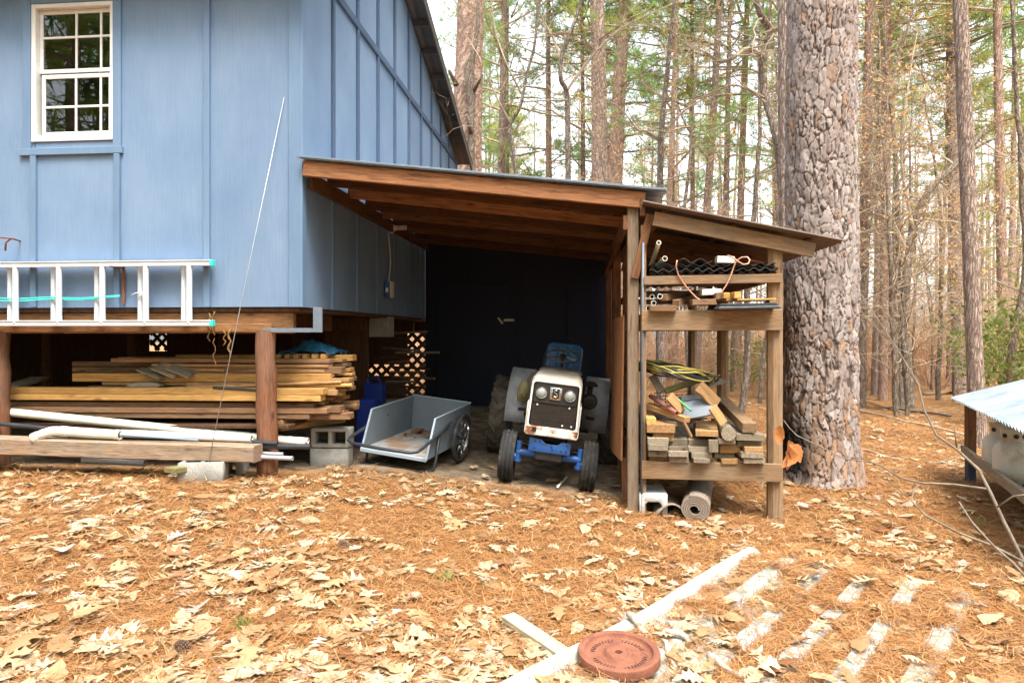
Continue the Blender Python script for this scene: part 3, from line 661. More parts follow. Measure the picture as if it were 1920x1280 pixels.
# wire crate
wc = thing('wire_basket', 'dark wire mesh basket in the rack pile', 'basket', zp(480, 330, 6.4))
for i in range(9): tube('wire', [zp(330+i*38, 290, 6.45), zp(330+i*38, 385, 6.42)], .003, BLACKP, wc, 5)
for i in range(5): tube('wire', [zp(325, 290+i*23, 6.452-.006*i), zp(640, 270+i*23, 6.452-.006*i)], .003, BLACKP, wc, 5)
# cable coil: dark and yellowish loops
cc = thing('cable_coil', 'loose coil of black and yellow cable on the rack pile', 'cable', zp(500, 150, 6.5))
CAB_Y = plain('yellow_cable', (.42, .34, .06), .5)
for i in range(22):
    ctr = zp(470+random.uniform(-20, 35), 135+random.uniform(-18, 18), 6.55+random.uniform(-.05, .05)); A = random.uniform(.26, .37); B = random.uniform(.22, .34); ph = random.uniform(0, 6)
    pts = [ctr+Vector((A*math.cos(u), B*math.sin(u), .035*math.sin(u*2+ph)-.06*math.cos(u)+random.uniform(-.006, .006))) for u in np.linspace(0, 2*math.pi*random.uniform(.8, 1), 30)]
    tube('cable_loop', pts, .008, BLACKP if i % 3 else CAB_Y, cc, 6)
# middle shelf
def zq(x, y, Y): return at(1140+x/4.174, 380+y/4.174, Y)
for i, (x, y, x2, y2, r) in enumerate(((408, 733, 392, 715, .023), (358, 785, 345, 772, .023), (345, 735, 335, 720, .021))):
    o = pipe('pvc_pipe', zq(x, y, 6.10+.04*i), zq(x2, y2, 8.0), r, PVC_W, None, .005); tag(o, 'short white pipe end lying on the middle rack shelf', 'pipe', 'white pipe ends on the middle rack shelf')
def qb(lab, z0, z1, Ya, Yb, wd, th, m, roll=0, name='lumber_board', cat='board'):
    return tag(board(name, zq(*z0, Ya), zq(*z1, Yb), wd, th, m, roll=roll), lab, cat)
qb('brown lath lying behind the reddish lath on the middle shelf', (435, 742), (605, 705), 6.15, 6.6, .06, .06, BRN_WOOD)
qb('reddish lath crossing in front on the middle shelf', (530, 785), (680, 722), 6.12, 6.7, .06, .055, BRN_WOOD)
qb('low brown plank lying on the middle shelf beam', (640, 785), (820, 780), 6.2, 6.2, .3, .05, BRN_WOOD)
qb('brown block beside the orange blocks on the shelf', (810, 740), (865, 735), 6.25, 6.25, .4, .06, BRN_WOOD)
qb('bright orange block touching the brown block on the middle shelf', (868, 735), (914, 735), 6.16, 6.16, .4, .05, YEL_WOOD)
qb('bright orange block standing alone on the thin tan shelf plank', (948, 733), (1000, 733), 6.16, 6.16, .4, .055, YEL_WOOD)
qb('thin tan plank resting across the middle shelf', (790, 768), (1290, 758), 6.18, 6.2, .2, .016, YEL_WOOD)
qb('thin spacer lath beneath the tan plank', (1240, 778), (1290, 775), 6.2, 6.2, .2, .02, TAN_WOOD)
for k in range(4): qb('flat slate-coloured sheet stacked at the edge of the middle shelf', (815+k*4, 838-k*11), (1286-k*10, 828-k*10), 6.14, 6.15, .5, .011, BLACKP if k != 1 else GREY_TIN, name='flat_sheet', cat='sheet')['group'] = 'slate sheets on the middle shelf'
o = qb('white marked block on the middle rack shelf', (722, 706), (872, 700), 6.22, 6.22, .2, .05, PVC_W, name='white_block', cat='block')
pp = thing('wire_hanger', 'pale bent wire loop on the middle rack shelf', 'wire', zq(590, 670, 6.2)); tube('wire', [zq(500+85*(1-math.cos(u)), 672+14*math.sin(u), 6.16) for u in np.linspace(0, 6.28, 24)], .005, PVC_W, pp, 5)
for k in range(3): qb('small tan offcut hanging on the middle shelf edge', (395+k*60, 830+k*3), (425+k*60, 838+k*3), 6.11, 6.5, .03, .03, TAN_WOOD, roll=30*k, name='wood_offcut', cat='offcut')['group'] = 'offcuts at the middle shelf edge'
qb('long brown plank end above the front beam', (315, 830), (520, 832), 6.2, 6.2, .3, .05, BRN_WOOD)
# top shelf: wavy dark sheets, pipes, loop of copper tube
for k in range(6):
    a = zq(330+random.uniform(-10, 15), 565-k*14, 6.15); b_ = zq(random.uniform(1300, 1345), 545-k*12, 6.15)
    me = sheet_me(0, 1.8, 0, b_.x-a.x, .085+.006*k, .013, .004, 8); sl = math.atan2(b_.z-a.z, b_.x-a.x)
    o = add('roofing_sheet', me, BLACKP if k % 2 else DARK_MET, None, T(a+Vector((0, -.02*(k % 3), 0))) @ Matrix(((0, 1, 0, 0), (1, 0, 0, 0), (0, 0, 1, 0), (0, 0, 0, 1))) @ Matrix.Rotation(sl+R(random.uniform(-.6, .6)), 4, 'X'))
    o.data.flip_normals(); tag(o, 'dark corrugated sheet in the stack on the top rack shelf', 'roofing sheet', 'dark corrugated sheets on the top rack shelf')
me = sheet_me(0, .5, 0, .3, .15, .02, .004, 8); tag(add('roofing_scrap', me, BARE_BARK, None, T(zq(560, 455, 6.3)) @ RZ(4) @ Matrix(((0, 1, 0, 0), (1, 0, 0, 0), (0, 0, 1, 0), (0, 0, 0, 1)))), 'curled tan scrap lying over the dark corrugated sheets', 'scrap')
for k, (a, b_, r, l) in enumerate((((398, 312), (325, 530), .021, 'taller slanting white pipe on the top rack shelf'), ((446, 436), (345, 530), .023, 'lower slanting white pipe on the top rack shelf'))):
    tag(pipe('pvc_pipe', zq(*a, 6.12), zq(*b_, 6.85), r, PVC, None, .005), l, 'pipe')
qb('white weathered block on the dark corrugated sheets', (845, 448), (980, 452), 6.2, 6.2, .12, .06, PVC, name='white_block', cat='block')
loop = [(540, 450), (532, 500), (548, 560), (590, 630), (640, 690), (690, 742), (740, 772), (790, 778), (840, 756), (890, 700), (935, 630), (965, 560), (985, 500), (1005, 455), (1045, 428), (1090, 425), (1110, 448), (1098, 478), (1060, 484), (1020, 462), (980, 430), (935, 410)]
tag(tube('copper_tubing', [zq(x, y, 6.085+.02*math.sin(i*.6)) for i, (x, y) in enumerate(loop)], .0065, COPPER, None, 8), 'bent loop of pink copper tubing hanging from the top shelf', 'tubing')
tag(rod('thin_rod', zq(1100, 450, 6.2), zq(1275, 478, 6.25), .008, RUST), 'thin rusty rod lying on the corrugated sheets', 'rod')
# block and carpet under the rack
ub = at(1225, 966, 6.15); bl, bh = .245, .21
me = prism([(-bl/2, 0), (-bl/2+.045, 0), (-bl/2+.05, bh*.55), (-bl/2+.075, bh*.66), (bl/2-.075, bh*.66), (bl/2-.05, bh*.55), (bl/2-.045, 0), (bl/2, 0), (bl/2, bh), (-bl/2, bh)], .38)
o = add('concrete_block', bevel(me, .006, 1), CONC_L, None, T(ub.x, 6.13, gh(ub.x, 6.15)-.015)); tag(o, 'pale hollow concrete block under the rack', 'concrete block')
th = np.linspace(0, 2*math.pi*4.3, 110); rr = .03+.085*th/th[-1]; cv = []; cf = []; TH = .016; CL = 1.0
for u, r in zip(th, rr):
    for (q, y) in ((r, 0), (r+TH, 0), (r+TH, CL), (r, CL)):
        wob = 1+.08*math.sin(u*1.0+.5)+.03*math.sin(3*u)
        cv.append((q*wob*math.cos(u), y, q*wob*math.sin(u)*.92))
for i in range(len(th)-1):
    a, b_ = i*4, i*4+4
    for k in range(4): cf.append((a+k, a+(k+1) % 4, b_+(k+1) % 4, b_+k))
cf += [(0, 3, 2, 1), tuple(len(cv)-4+k for k in range(4))]
cp = at(1299, 958, 6.1)
o = add('rolled_carpet', mesh('carpet', cv, cf, False), CARPET, None, T(cp.x, 6.02, gh(cp.x, 6.05)+.105) @ RZ(-12)); tag(o, 'rolled grey-brown carpet lying under the rack', 'carpet')
fv = []; ff = []
for j in range(7):
    for i in range(9):
        u, v_ = i/8, j/6; fv.append((.02-.28*u, .05+.6*v_, .03+.10*math.sin(u*3.0)*(1-.4*v_)+.012*math.sin(9*v_+4*u)))
for j in range(6):
    for i in range(8): ff.append((j*9+i, j*9+i+1, (j+1)*9+i+1, (j+1)*9+i))
me = mesh('flap', fv, ff, True); o = add('carpet_scrap', me, CARPET, None, T(cp.x-.06, 6.02, gh(cp.x, 6.05)-.01)); so = o.modifiers.new('thick', 'SOLIDIFY'); so.thickness = .014; tag(o, 'crumpled carpet scrap beside the rolled carpet', 'carpet')

# ------------------------------------------------------------------ tractor
tx = at(1022, 900, 7.0).x; ROLL = 7
TM = T(tx, 7.0, gh(tx, 7.0)+.005) @ RY(ROLL)
tr = thing('tractor', 'small old cream and blue tractor with rusty grille', 'tractor', M=TM)
def tb(n, lo, hi, m, c=.006, par=None): return box(n, lo, hi, m, par or tr, c, TM)
def wheel(n, x, y, r, wd, rim_r, rim_m, lugs, M=TM, root=None, ty=TYRE):
    root = root or tr; h = link(n, None, root, M @ T(x, y, r)); h.empty_display_size = .05
    W_ = M @ T(x, y, r) @ RY(90); k = wd/2
    prof = [(rim_r, -k*.75), (rim_r+.02, -k*.95), (r*.86, -k), (r*.95, -k*.92), (r*.985, -k*.6), (r, 0), (r*.985, k*.6), (r*.95, k*.92), (r*.86, k), (rim_r+.02, k*.95), (rim_r, k*.75)]
    if lugs == 'rib':
        z = [-1, -.8, -.62, -.60, -.48, -.46, -.12, -.10, .10, .12, .46, .48, .60, .62, .8, 1]; d = [.93, .965, .975, .94, .94, .985, .99, .945, .945, .99, .985, .94, .94, .975, .965, .93]
        prof = [(rim_r, -k*.75), (rim_r+.02, -k*.95), (r*.84, -k)]+[(r*q, k*s) for q, s in zip(d, z)]+[(r*.84, k), (rim_r+.02, k*.95), (rim_r, k*.75)]
    add('tyre', lathe_me(prof, 40), ty, h, W_)
    if rim_m: add('rim', lathe_me([(0, -k*.2), (rim_r*.5, -k*.3), (rim_r*.85, -k*.15), (rim_r+.005, -k*.78), (rim_r+.005, k*.78), (rim_r*.85, k*.3), (.06, k*.35), (.06, k*.7), (0, k*.7)], 28), rim_m, h, W_)
    if lugs == 'bar':
        lv, lf = [], []
        for i in range(18):
            for s in (-1, 1):
                a0 = 2*math.pi*(i+.5*(s > 0))/18; o_ = len(lv)
                for (zz, da) in ((.02*s, .16), (k*1.0*s, -.12)):
                    for (rr_, dd) in ((r*.955, -.045), (r*1.035, -.03), (r*1.035, .03), (r*.955, .045)):
                        a1 = a0+da+dd; lv.append((rr_*math.cos(a1), rr_*math.sin(a1), zz))
                lf += [(o_, o_+1, o_+2, o_+3), (o_+7, o_+6, o_+5, o_+4)]+[(o_+q, o_+q+4, o_+(q+1) % 4+4, o_+(q+1) % 4) for q in range(4)]
        me = mesh('lugs', lv, lf); bm = bmesh.new(); bm.from_mesh(me); bmesh.ops.recalc_face_normals(bm, faces=bm.faces); bm.to_mesh(me); bm.free()
        add('tread_lugs', me, ty, h, W_)
    return h
OR_RIM = plain('orange_rim', (.40, .15, .05), .7, c2=(.2, .1, .05), ns=8)
wheel('front_wheel', -.415, 0, .262, .15, .14, OR_RIM, 'rib'); wheel('front_wheel', .415, 0, .262, .15, .14, OR_RIM, 'rib')
wheel('rear_wheel', -.675, 1.5, .47, .24, .25, TR_BLUE, 'bar', ty=TYRE_D); wheel('rear_wheel', .675, 1.5, .47, .24, .25, TR_BLUE, 'bar', ty=TYRE_D)
# front axle
rod('axle_beam', (-.33, .0, .31), (.33, .0, .31), .037, TR_BLUE, tr, 14, TM)
for s in (-1, 1):
    rod('kingpin', (s*.315, -.005, .21), (s*.315, -.005, .42), .03, TR_BLUE, tr, 12, TM); rod('hub', (s*.30, 0, .262), (s*.40, 0, .262), .035, TR_BLUE, tr, 12, TM)
    rod('kingpin_cap', (s*.315, -.005, .215), (s*.315, -.005, .245), .043, TR_BLUE, tr, 12, TM)
rod('tie_rod', (-.30, .10, .38), (.30, .10, .36), .014, BLACK, tr, 8, TM)
bp = prism([(-.21, .365), (.21, .365), (.21, .49), (.115, .49), (.075, .455), (-.04, .455), (-.085, .49), (-.21, .505)], .022)
add('bumper_plate', bevel(bp, .003, 1), TR_BLUE, tr, TM @ T(.0, -.17, 0))
for x, z in ((-.15, .47), (-.10, .47), (-.15, .40), (.03, .40), (.12, .40), (.17, .40), (.17, .46), (.02, .43)):
    rod('bolt_hole', (x, -.1735, z), (x, -.168, z), .009, BLACK, tr, 8, TM)
tb('front_bolster', (-.14, -.148, .28), (.14, .2, .44), BLACK, .01)
tb('engine_block', (-.17, .10, .40), (.17, .95, .92), BLACK, .02); tb('gearbox', (-.15, .9, .35), (.15, 1.7, .75), TR_BLUE, .03)
rod('rear_axle', (-.56, 1.5, .47), (.56, 1.5, .47), .07, TR_BLUE, tr, 14, TM)
# hood: lofted sections with rounded shoulders, narrower at top
def sect(wb, wt, z0, z1, r):
    pts = [(-wb/2, z0), (-wt/2-.004, z1-r)]
    for a in (150, 120, 95): pts.append((-wt/2+r+r*math.cos(R(a)), z1-r+r*math.sin(R(a))))
    return pts+[(-x, z) for x, z in pts[::-1]]
secs = [(-.20, sect(.515, .475, .615, 1.085, .05)), (-.17, sect(.52, .485, .60, 1.11, .05)), (-.05, sect(.52, .49, .62, 1.125, .05)), (.35, sect(.51, .485, .82, 1.145, .05)), (.95, sect(.50, .48, .84, 1.165, .05))]
hv = []; hf_ = []; n = len(secs[0][1])
for y, s_ in secs: hv += [(x, y, z) for x, z in s_]
for i in range(len(secs)-1):
    for k in range(n-1): hf_.append((i*n+k, i*n+k+1, (i+1)*n+k+1, (i+1)*n+k))
me = mesh('hood', hv, hf_, True); sharp(me, 35); o = add('hood', me, CREAM, tr, TM); so = o.modifiers.new('thick', 'SOLIDIFY'); so.thickness = .012; so.offset = 0
# grille surround
def ring_plate(outer, inner, dep):
    n = len(outer); v = [(x, 0, z) for x, z in outer]+[(x, 0, z) for x, z in inner]; v += [(x, dep, z) for x, _, z in v]; f = []
    for k in range(n):
        j = (k+1) % n; f += [(k, j, n+j, n+k), (2*n+k, 3*n+k, 3*n+j, 2*n+j), (k, 2*n+k, 2*n+j, j), (n+k, n+j, 3*n+j, 3*n+k)]
    return mesh('ring', v, f)
def rrect(x0, x1, z0, z1, r, flare=0, n=4):
    p = []
    for cx, cz, a0 in ((x1-r, z1-r, 0), (x0+r, z1-r, 90), (x0+r, z0+r, 180), (x1-r, z0+r, 270)):
        for i in range(n+1):
            a = R(a0+90*i/n); x = cx+r*math.cos(a); z = cz+r*math.sin(a); p.append((x*(1+flare*(z1-z)), z))
    return p
surr = ring_plate(rrect(-.243, .243, .545, 1.088, .05, .12), rrect(-.226, .226, .625, 1.066, .028, .10), .035); bm = bmesh.new(); bm.from_mesh(surr); bmesh.ops.recalc_face_normals(bm, faces=bm.faces); bm.to_mesh(surr); bm.free()
gr = add('grille_surround', bevel(surr, .004, 1), NOSE, tr, TM @ T(0, -.232, 0))
tb('rusted_lip', (-.262, -.238, .535), (.262, -.18, .628), RUSTY, .012, gr)
for s in (-1, 1): tb('hood_side', (s*.262-.009, -.19, .55), (s*.262+.009, .32, .86), NOSE, .004, gr)
me = prism(rrect(-.213, .213, .865, 1.058, .028, .10), .02); add('lamp_panel', me, BLACK, tr, TM @ T(0, -.222, 0))
tb('radiator_screen', (-.222, -.212, .62), (.222, -.195, .868), GRILLE, .003)
for x in np.linspace(-.2, .2, 17): tb('screen_bar', (x-.003, -.216, .635), (x+.003, -.211, .86), GRILLE, .001)
for z in (.70, .78): tb('screen_bar', (-.21, -.2155, z-.003), (.21, -.2115, z+.003), GRILLE, .001)
tb('hood_seam', (-.247, .30, .83), (.247, .306, 1.149), BLACK, .001)
for s in (-1, 1):
    for k in range(5): tb('side_louvre', (s*.246-.004, .42+k*.08, .90), (s*.246+.004, .46+k*.08, 1.02), BLACK, .001)
tube('hose', [(-.2, .0, .75), (-.30, .1, .7), (-.31, .4, .62), (-.2, .6, .6)], .018, BLACK, tr, 8, TM); tube('hose', [(-.12, -.1, .5), (-.25, .0, .48), (-.28, .3, .5)], .012, BLACK, tr, 8, TM)
for x, z in ((-.17, .84), (.15, .84), (.10, .66), (.19, .66)): add('rivet', lathe_me([(0, 0), (.010, 0), (.007, .006), (0, .008)], 10), PVC, tr, TM @ T(x, -.216, z) @ RX(90))
for s in (-1, 1):
    hl = link('headlight', None, tr, TM @ T(s*.142, -.228, .963))
    add('lens', lathe_me([(0, .028), (.02, .026), (.038, .019), (.05, .008), (.052, 0)], 24), LENS, hl, TM @ T(s*.142, -.223, .963) @ RX(90))
    add('bezel', lathe_me([(.050, .0), (.050, .014), (.056, .015), (.060, .008), (.060, 0)], 28), CHROME, hl, TM @ T(s*.142, -.222, .963) @ RX(90))
bd = add('badge', bevel(prism([(-.062, 1.03), (-.055, .905), (.055, .905), (.062, 1.03)], .008), .003, 1), CHROME, tr, TM @ T(0, -.233, 0))
add('shield', prism([(-.035, 1.018), (-.035, .93), (0, .915), (.035, .93), (.035, 1.018)], .003), GRILLE, bd, TM @ T(0, -.2358, 0))
Sx = [(.018, .997), (.006, 1.004), (-.010, 1.003), (-.019, .994), (-.018, .982), (-.006, .974), (.008, .968), (.018, .960), (.019, .947), (.009, .938), (-.008, .937), (-.020, .945)]
tube('letter_s', [(x, -.2375, z) for x, z in Sx], .0055, CHROME, bd, 8, TM)
add('knob', lathe_me([(0, .03), (.018, .03), (.024, .02), (.024, 0)], 14), BLACK, tr, TM @ T(-.17, -.238, .598) @ RX(90))
# fenders
for s in (-1, 1):
    cy, cz, ro = 1.5, .47, .60; prof = [(1.02, .46)]+[(1.02+.0*a, .5+.3*a) for a in (.3, .8)]
    prof += [(cy-ro*math.cos(R(a))*.85, cz+ro*math.sin(R(a))) for a in (55, 65, 75, 85, 95, 110, 125)]
    xi, xo = s*.32, s*.60; fv = []; ff = []
    for (y, z) in prof: fv += [(xi, y, z), (xo, y, z)]
    for i in range(len(prof)-1): ff.append((2*i, 2*i+1, 2*i+3, 2*i+2))
    me = mesh('fender', fv, ff, True); sharp(me, 50); o = add('fender', me, FENDER, tr, TM); so = o.modifiers.new('t', 'SOLIDIFY'); so.thickness = .01; so.offset = 0
    inner = [(y, z) for y, z in prof]+[(1.9, .55), (1.5, .5)]
    me = prism(inner, .008); add('fender_side', me, FENDER, o, TM @ Matrix(((0, -1, 0, xi+.004), (1, 0, 0, 0), (0, 0, 1, 0), (0, 0, 0, 1))))
    tb('fender_slot', (s*.40-.05, 1.012, .60), (s*.40+.05, 1.016, .64), BLACK, .001, o)
lb = add('lamp_bracket', bevel(prism([(-.06, 0), (.03, 0), (.07, .07), (.07, .17), (.03, .25), (-.03, .25), (-.07, .16), (-.07, .06)], .03), .006, 1), BRASS, tr, TM @ T(-.40, .90, .72))
add('lamp_socket', lathe_me([(0, .0), (.036, .0), (.036, .03), (.024, .035), (.022, .01), (0, .01)], 18), BRASS, lb, TM @ T(-.40, .90, .80) @ RX(90)); rod('bracket_arm', (-.38, .93, .93), (-.33, 1.02, 1.07), .018, BRASS, lb, 8, TM)
af = add('air_filter', lathe_me([(0, .07), (.03, .07), (.03, .05), (.07, .045), (.085, .02), (.085, -.10), (0, -.10)], 26), BLACK, tr, TM @ T(.36, .55, .86) @ RX(90))
rod('filter_boss', (.36, .455, .86), (.36, .49, .86), .025, GRILLE, af, 14, TM); add('pre_cleaner', lathe_me([(0, .05), (.05, .045), (.085, .01), (.085, 0), (.03, -.01), (.03, -.13), (0, -.13)], 20), GRILLE, tr, TM @ T(.35, .60, 1.03))
tube('fuel_line', [(.2, .4, .9), (.27, .45, .95), (.29, .5, .8), (.26, .5, .6), (.2, .5, .5)], .012, BLACK, tr, 6, TM)
# steering, dash, seat
tb('dash', (-.2, .95, .86), (.2, 1.08, 1.16), BLACK, .02); rod('steering_column', (0, 1.02, 1.1), (0.0, 1.16, 1.29), .018, BLACK, tr, 10, TM)
sw = link('steering_wheel', None, tr, TM @ T(0, 1.16, 1.29)); SW = TM @ T(0, 1.16, 1.295) @ RX(18)
add('rim', lathe_me([(.205+.013*math.cos(u), .013*math.sin(u)) for u in np.linspace(0, 2*math.pi, 9)[:-1]], 40, True), plain('worn_wheel_rim', (.10, .085, .07), .5), sw, SW)
for a in (90, 210, 330): rod('spoke', (.02*math.cos(R(a)), .02*math.sin(R(a)), 0), (.2*math.cos(R(a)), .2*math.sin(R(a)), .0), .008, CHROME, sw, 8, SW)
add('hub', lathe_me([(0, .02), (.04, .015), (.045, -.02), (0, -.02)], 16), BLACK, sw, SW)
sb_ = bevel(prism(rrect(-.235, .235, -.20, .19, .09), .09), .02, 2); st = add('seat', bevel(cbox(.46, .42, .09, .004), .03, 3), SEAT_BLUE, tr, TM @ T(.0, 1.66, 1.03)); add('seat_back', sb_, SEAT_BLUE, st, TM @ T(0, 1.85, 1.25) @ RX(-8))
for x in (-.13, 0, .13): add('seat_rib', bevel(prism(rrect(-.052, .052, -.16, .15, .04), .04), .012, 2), SEAT_BLUE, st, TM @ T(x, 1.828, 1.25) @ RX(-8))
tb('seat_bracket', (-.1, 1.5, .72), (.1, 1.8, 1.0), BLACK, .01)
for s in (-1, 1): tb('footplate', (s*.30-.10, .95, .45), (s*.30+.10, 1.35, .47), BLACK)
tube('control_lever', [(-.18, 1.2, .8), (-.2, 1.18, 1.1), (-.22, 1.12, 1.25)], .012, BLACK, tr, 8, TM)

# ------------------------------------------------------------------ garden cart
cx0 = at(738, 847, 6.95); cx1 = at(822, 727, 8.15); mid = (cx0+cx1)/2; cz = gh(mid.x, mid.y)
CM = T(mid.x, mid.y, cz+.005) @ RZ(-10) @ RY(6.0) @ RX(1.5)
ct = thing('garden_cart', 'grey two-wheeled garden cart with black tube handle', 'cart', M=CM)
HW, Y0c, Y1c, FZ, BH = .365, -.66, .58, .19, .40
def cb(n, lo, hi, m, c=.004, par=None): return box(n, lo, hi, m, par or ct, c, CM)
cb('floor', (-HW, Y0c, FZ-.012), (HW, Y1c, FZ), CARTFLOOR)
for s in (-1, 1):
    pl = prism([(Y0c, FZ-.02), (Y1c, FZ-.02), (Y1c, FZ+BH), (Y0c+.16, FZ+BH-.02)], .014)
    sp_ = add('side_panel', pl, GREYPNL, ct, CM @ Matrix(((0, -1, 0, s*HW+.007), (1, 0, 0, 0), (0, 0, 1, 0), (0, 0, 0, 1))))
    board('edge_trim', (s*HW, Y0c+.16, FZ+BH-.015), (s*HW, Y1c+.008, FZ+BH+.005), .022, .012, CARTEDGE, sp_, M=CM)
    board('edge_trim', (s*HW, Y0c-.004, FZ-.024), (s*HW, Y0c+.158, FZ+BH-.012), .022, .014, CARTEDGE, sp_, M=CM, up=(1, 0, 0), roll=90)
cb('back_panel', (-HW-.006, Y1c, FZ-.02), (HW+.006, Y1c+.014, FZ+BH+.012), GREYPNL)
cb('edge_trim', (-HW-.01, Y1c-.006, FZ+BH+.010), (HW+.01, Y1c+.019, FZ+BH+.022), CARTEDGE)
cb('front_lip', (-HW-.008, Y0c-.022, FZ-.035), (HW+.008, Y0c-.001, FZ+.006), CARTEDGE)
cb('underframe', (-HW+.03, Y0c+.05, FZ-.05), (HW-.03, Y0c+.10, FZ-.013), PLY_D); cb('underframe', (-HW+.03, .0, FZ-.06), (HW-.03, .06, FZ-.0135), PLY_D)
hpts = [(HW+.025, -.10, .47), (HW+.03, -.30, .43), (HW+.03, -.86, .335), (HW+.015, -.93, .315), (HW-.05, -.975, .305), (0, -.99, .30), (-HW+.05, -.975, .305), (-HW-.015, -.93, .315), (-HW-.03, -.86, .335), (-HW-.03, -.30, .43), (-HW-.025, -.10, .47)]
tube('handle', hpts, .017, BLACKP, ct, 12, CM)
for s in (-1, 1): rod('handle_bolt', (s*(HW-.01), -.12, .465), (s*(HW+.05), -.12, .465), .012, CHROME, ct, 10, CM)
lp = [(HW+.03, -.42, .41), (HW+.028, -.46, .12), (HW+.02, -.49, .035), (HW-.06, -.50, .014), (-HW+.06, -.50, .014), (-HW-.02, -.49, .035), (-HW-.028, -.46, .12), (-HW-.03, -.42, .41)]
tube('leg', lp[:4]+[(0, -.50, .014)], .016, BLACKP, ct, 10, CM); tube('leg', lp[4:][::-1][:4]+[(0, -.50, .014)], .0158, BLACKP, ct, 10, CM)
for s in (-1, 1):
    wx, wy, wr = s*(HW+.085), .13, .275; W_ = CM @ T(wx, wy, wr) @ RY(90); h = link('wheel', None, ct, CM @ T(wx, wy, wr))
    add('tyre', lathe_me([(wr-.025+.026*math.cos(u), .028*math.sin(u)) for u in np.linspace(0, 2*math.pi, 11)[:-1]], 44, True), TYRE, h, W_)
    add('rim', lathe_me([(wr-.052, -.018), (wr-.045, .018), (wr-.06, .012), (wr-.064, -.012)], 40, True), CHROME, h, W_)
    for k in range(18):
        a = 2*math.pi*k/18; b2 = a+(.5 if k % 2 else -.5); tube('spoke', [(.022*math.cos(b2), .022*math.sin(b2), .03*(-1)**k), ((wr-.058)*math.cos(a), (wr-.058)*math.sin(a), 0)], .0025, CHROME, h, 5, W_)
    rod('hub', (wx-.04, wy, wr), (wx+.035, wy, wr), .02, BLACKP, h, 12, CM)
for s in (-1, 1): rod('axle', (s*(HW+.005), .13, .275), (s*(HW+.11), .13, .275), .012, BLACKP, ct, 10, CM)
# leaf litter inside the cart is built with the other leaves

# ------------------------------------------------------------------ ladder hung on the wall
ld = thing('extension_ladder', 'silver aluminium extension ladder with teal end caps hung on the blue wall', 'ladder', at(200, 550, YF-.1))
def rail(y0, y1, yy, px_end, par=ld):
    a = at(-330, y0-1.5, yy); c = at(px_end, y1, yy); zc = (at(200, (y0+y1)/2, yy)).z; h = abs(at(200, y0, yy).z-at(200, y1, yy).z)
    o = box('rail', (a.x, yy-.012, zc-h/2), (c.x, yy+.03, zc+h/2), ALU, par, .004)
    box('rail_flange', (a.x, yy-.02, zc+h/2-.006), (c.x-.005, yy+.034, zc+h/2+.003), ALU, o, .002)
    box('end_cap', (c.x-.022, yy-.018, zc-h/2-.004), (c.x+.012, yy+.036, zc+h/2+.0045), TEAL, o, .004); return zc
for sec, (yy, dpx) in enumerate(((YF-.14, 0), (YF-.075, -14))):
    z1 = rail(490, 500, yy, 398+dpx*.2); z0 = rail(601, 611, yy, 398+dpx*.2)
    for k in range(-4, 5):
        px = (354 if sec == 0 else 346)+(k-4)*(81.5); px -= 0 if sec == 0 else 2
        x = at(px, 550, yy).x; rod('rung', (x, yy+.008, z0), (x, yy+.008, z1), .027 if sec == 0 else .025, ALU, ld, 12)
rp = thing('teal_rope', 'doubled teal rope run along the hanging ladder', 'rope', at(100, 557, YF-.1))
for dz in (0, 5): tube('rope_strand', [at(px, 559-(px > 120)*4*(px-120)/130+dz*(1-max(0, px)/250*.8)+1.5*math.sin(px*.05), YF-.105) for px in range(-200, 250, 25)], .008, TEAL, rp, 6)
tube('hook', [at(246, 553, YF-.105), at(256, 549, YF-.105), at(266, 548, YF-.108), at(268, 553, YF-.108), at(258, 555, YF-.108)], .006, ALU, rp, 6)
hk = thing('wall_hook', 'rusty bent hook sticking out of the blue wall', 'hook', at(20, 450, YF)); tube('hook', [at(38, 452, YF), at(22, 447, YF-.12), at(-8, 445, YF-.25), at(-30, 446, YF-.25)], .008, RUST, hk, 6); tube('hook_tip', [at(20, 448, YF-.13), at(11, 455, YF-.14), at(10, 470, YF-.14)], .009, RUST, hk, 6)
for px in (232, -180):
    b0 = at(px, 503, YF-.02); h2 = thing('ladder_bracket', 'rusty steel bracket carrying the ladder on the blue wall', 'bracket', b0, 'ladder brackets'); board('arm', b0, b0+Vector((-.03, -.15, .005)), .03, .012, RUST, h2); board('strap', b0+Vector((0, -.003, -.35)), b0+Vector((0, -.003, .02)), .012, .03, RUST, h2, up=(0, 1, 0), roll=90)
# guy wire
blk = at(372, 918, 5.83); tag(tube('guy_wire', [at(533, 182, YF-.01), at(462, 520, 6.05), at(390, 872, 5.87)], .0036, CONDUIT, None, 6), 'thin pale wire slanting from the wall to the concrete block', 'wire')
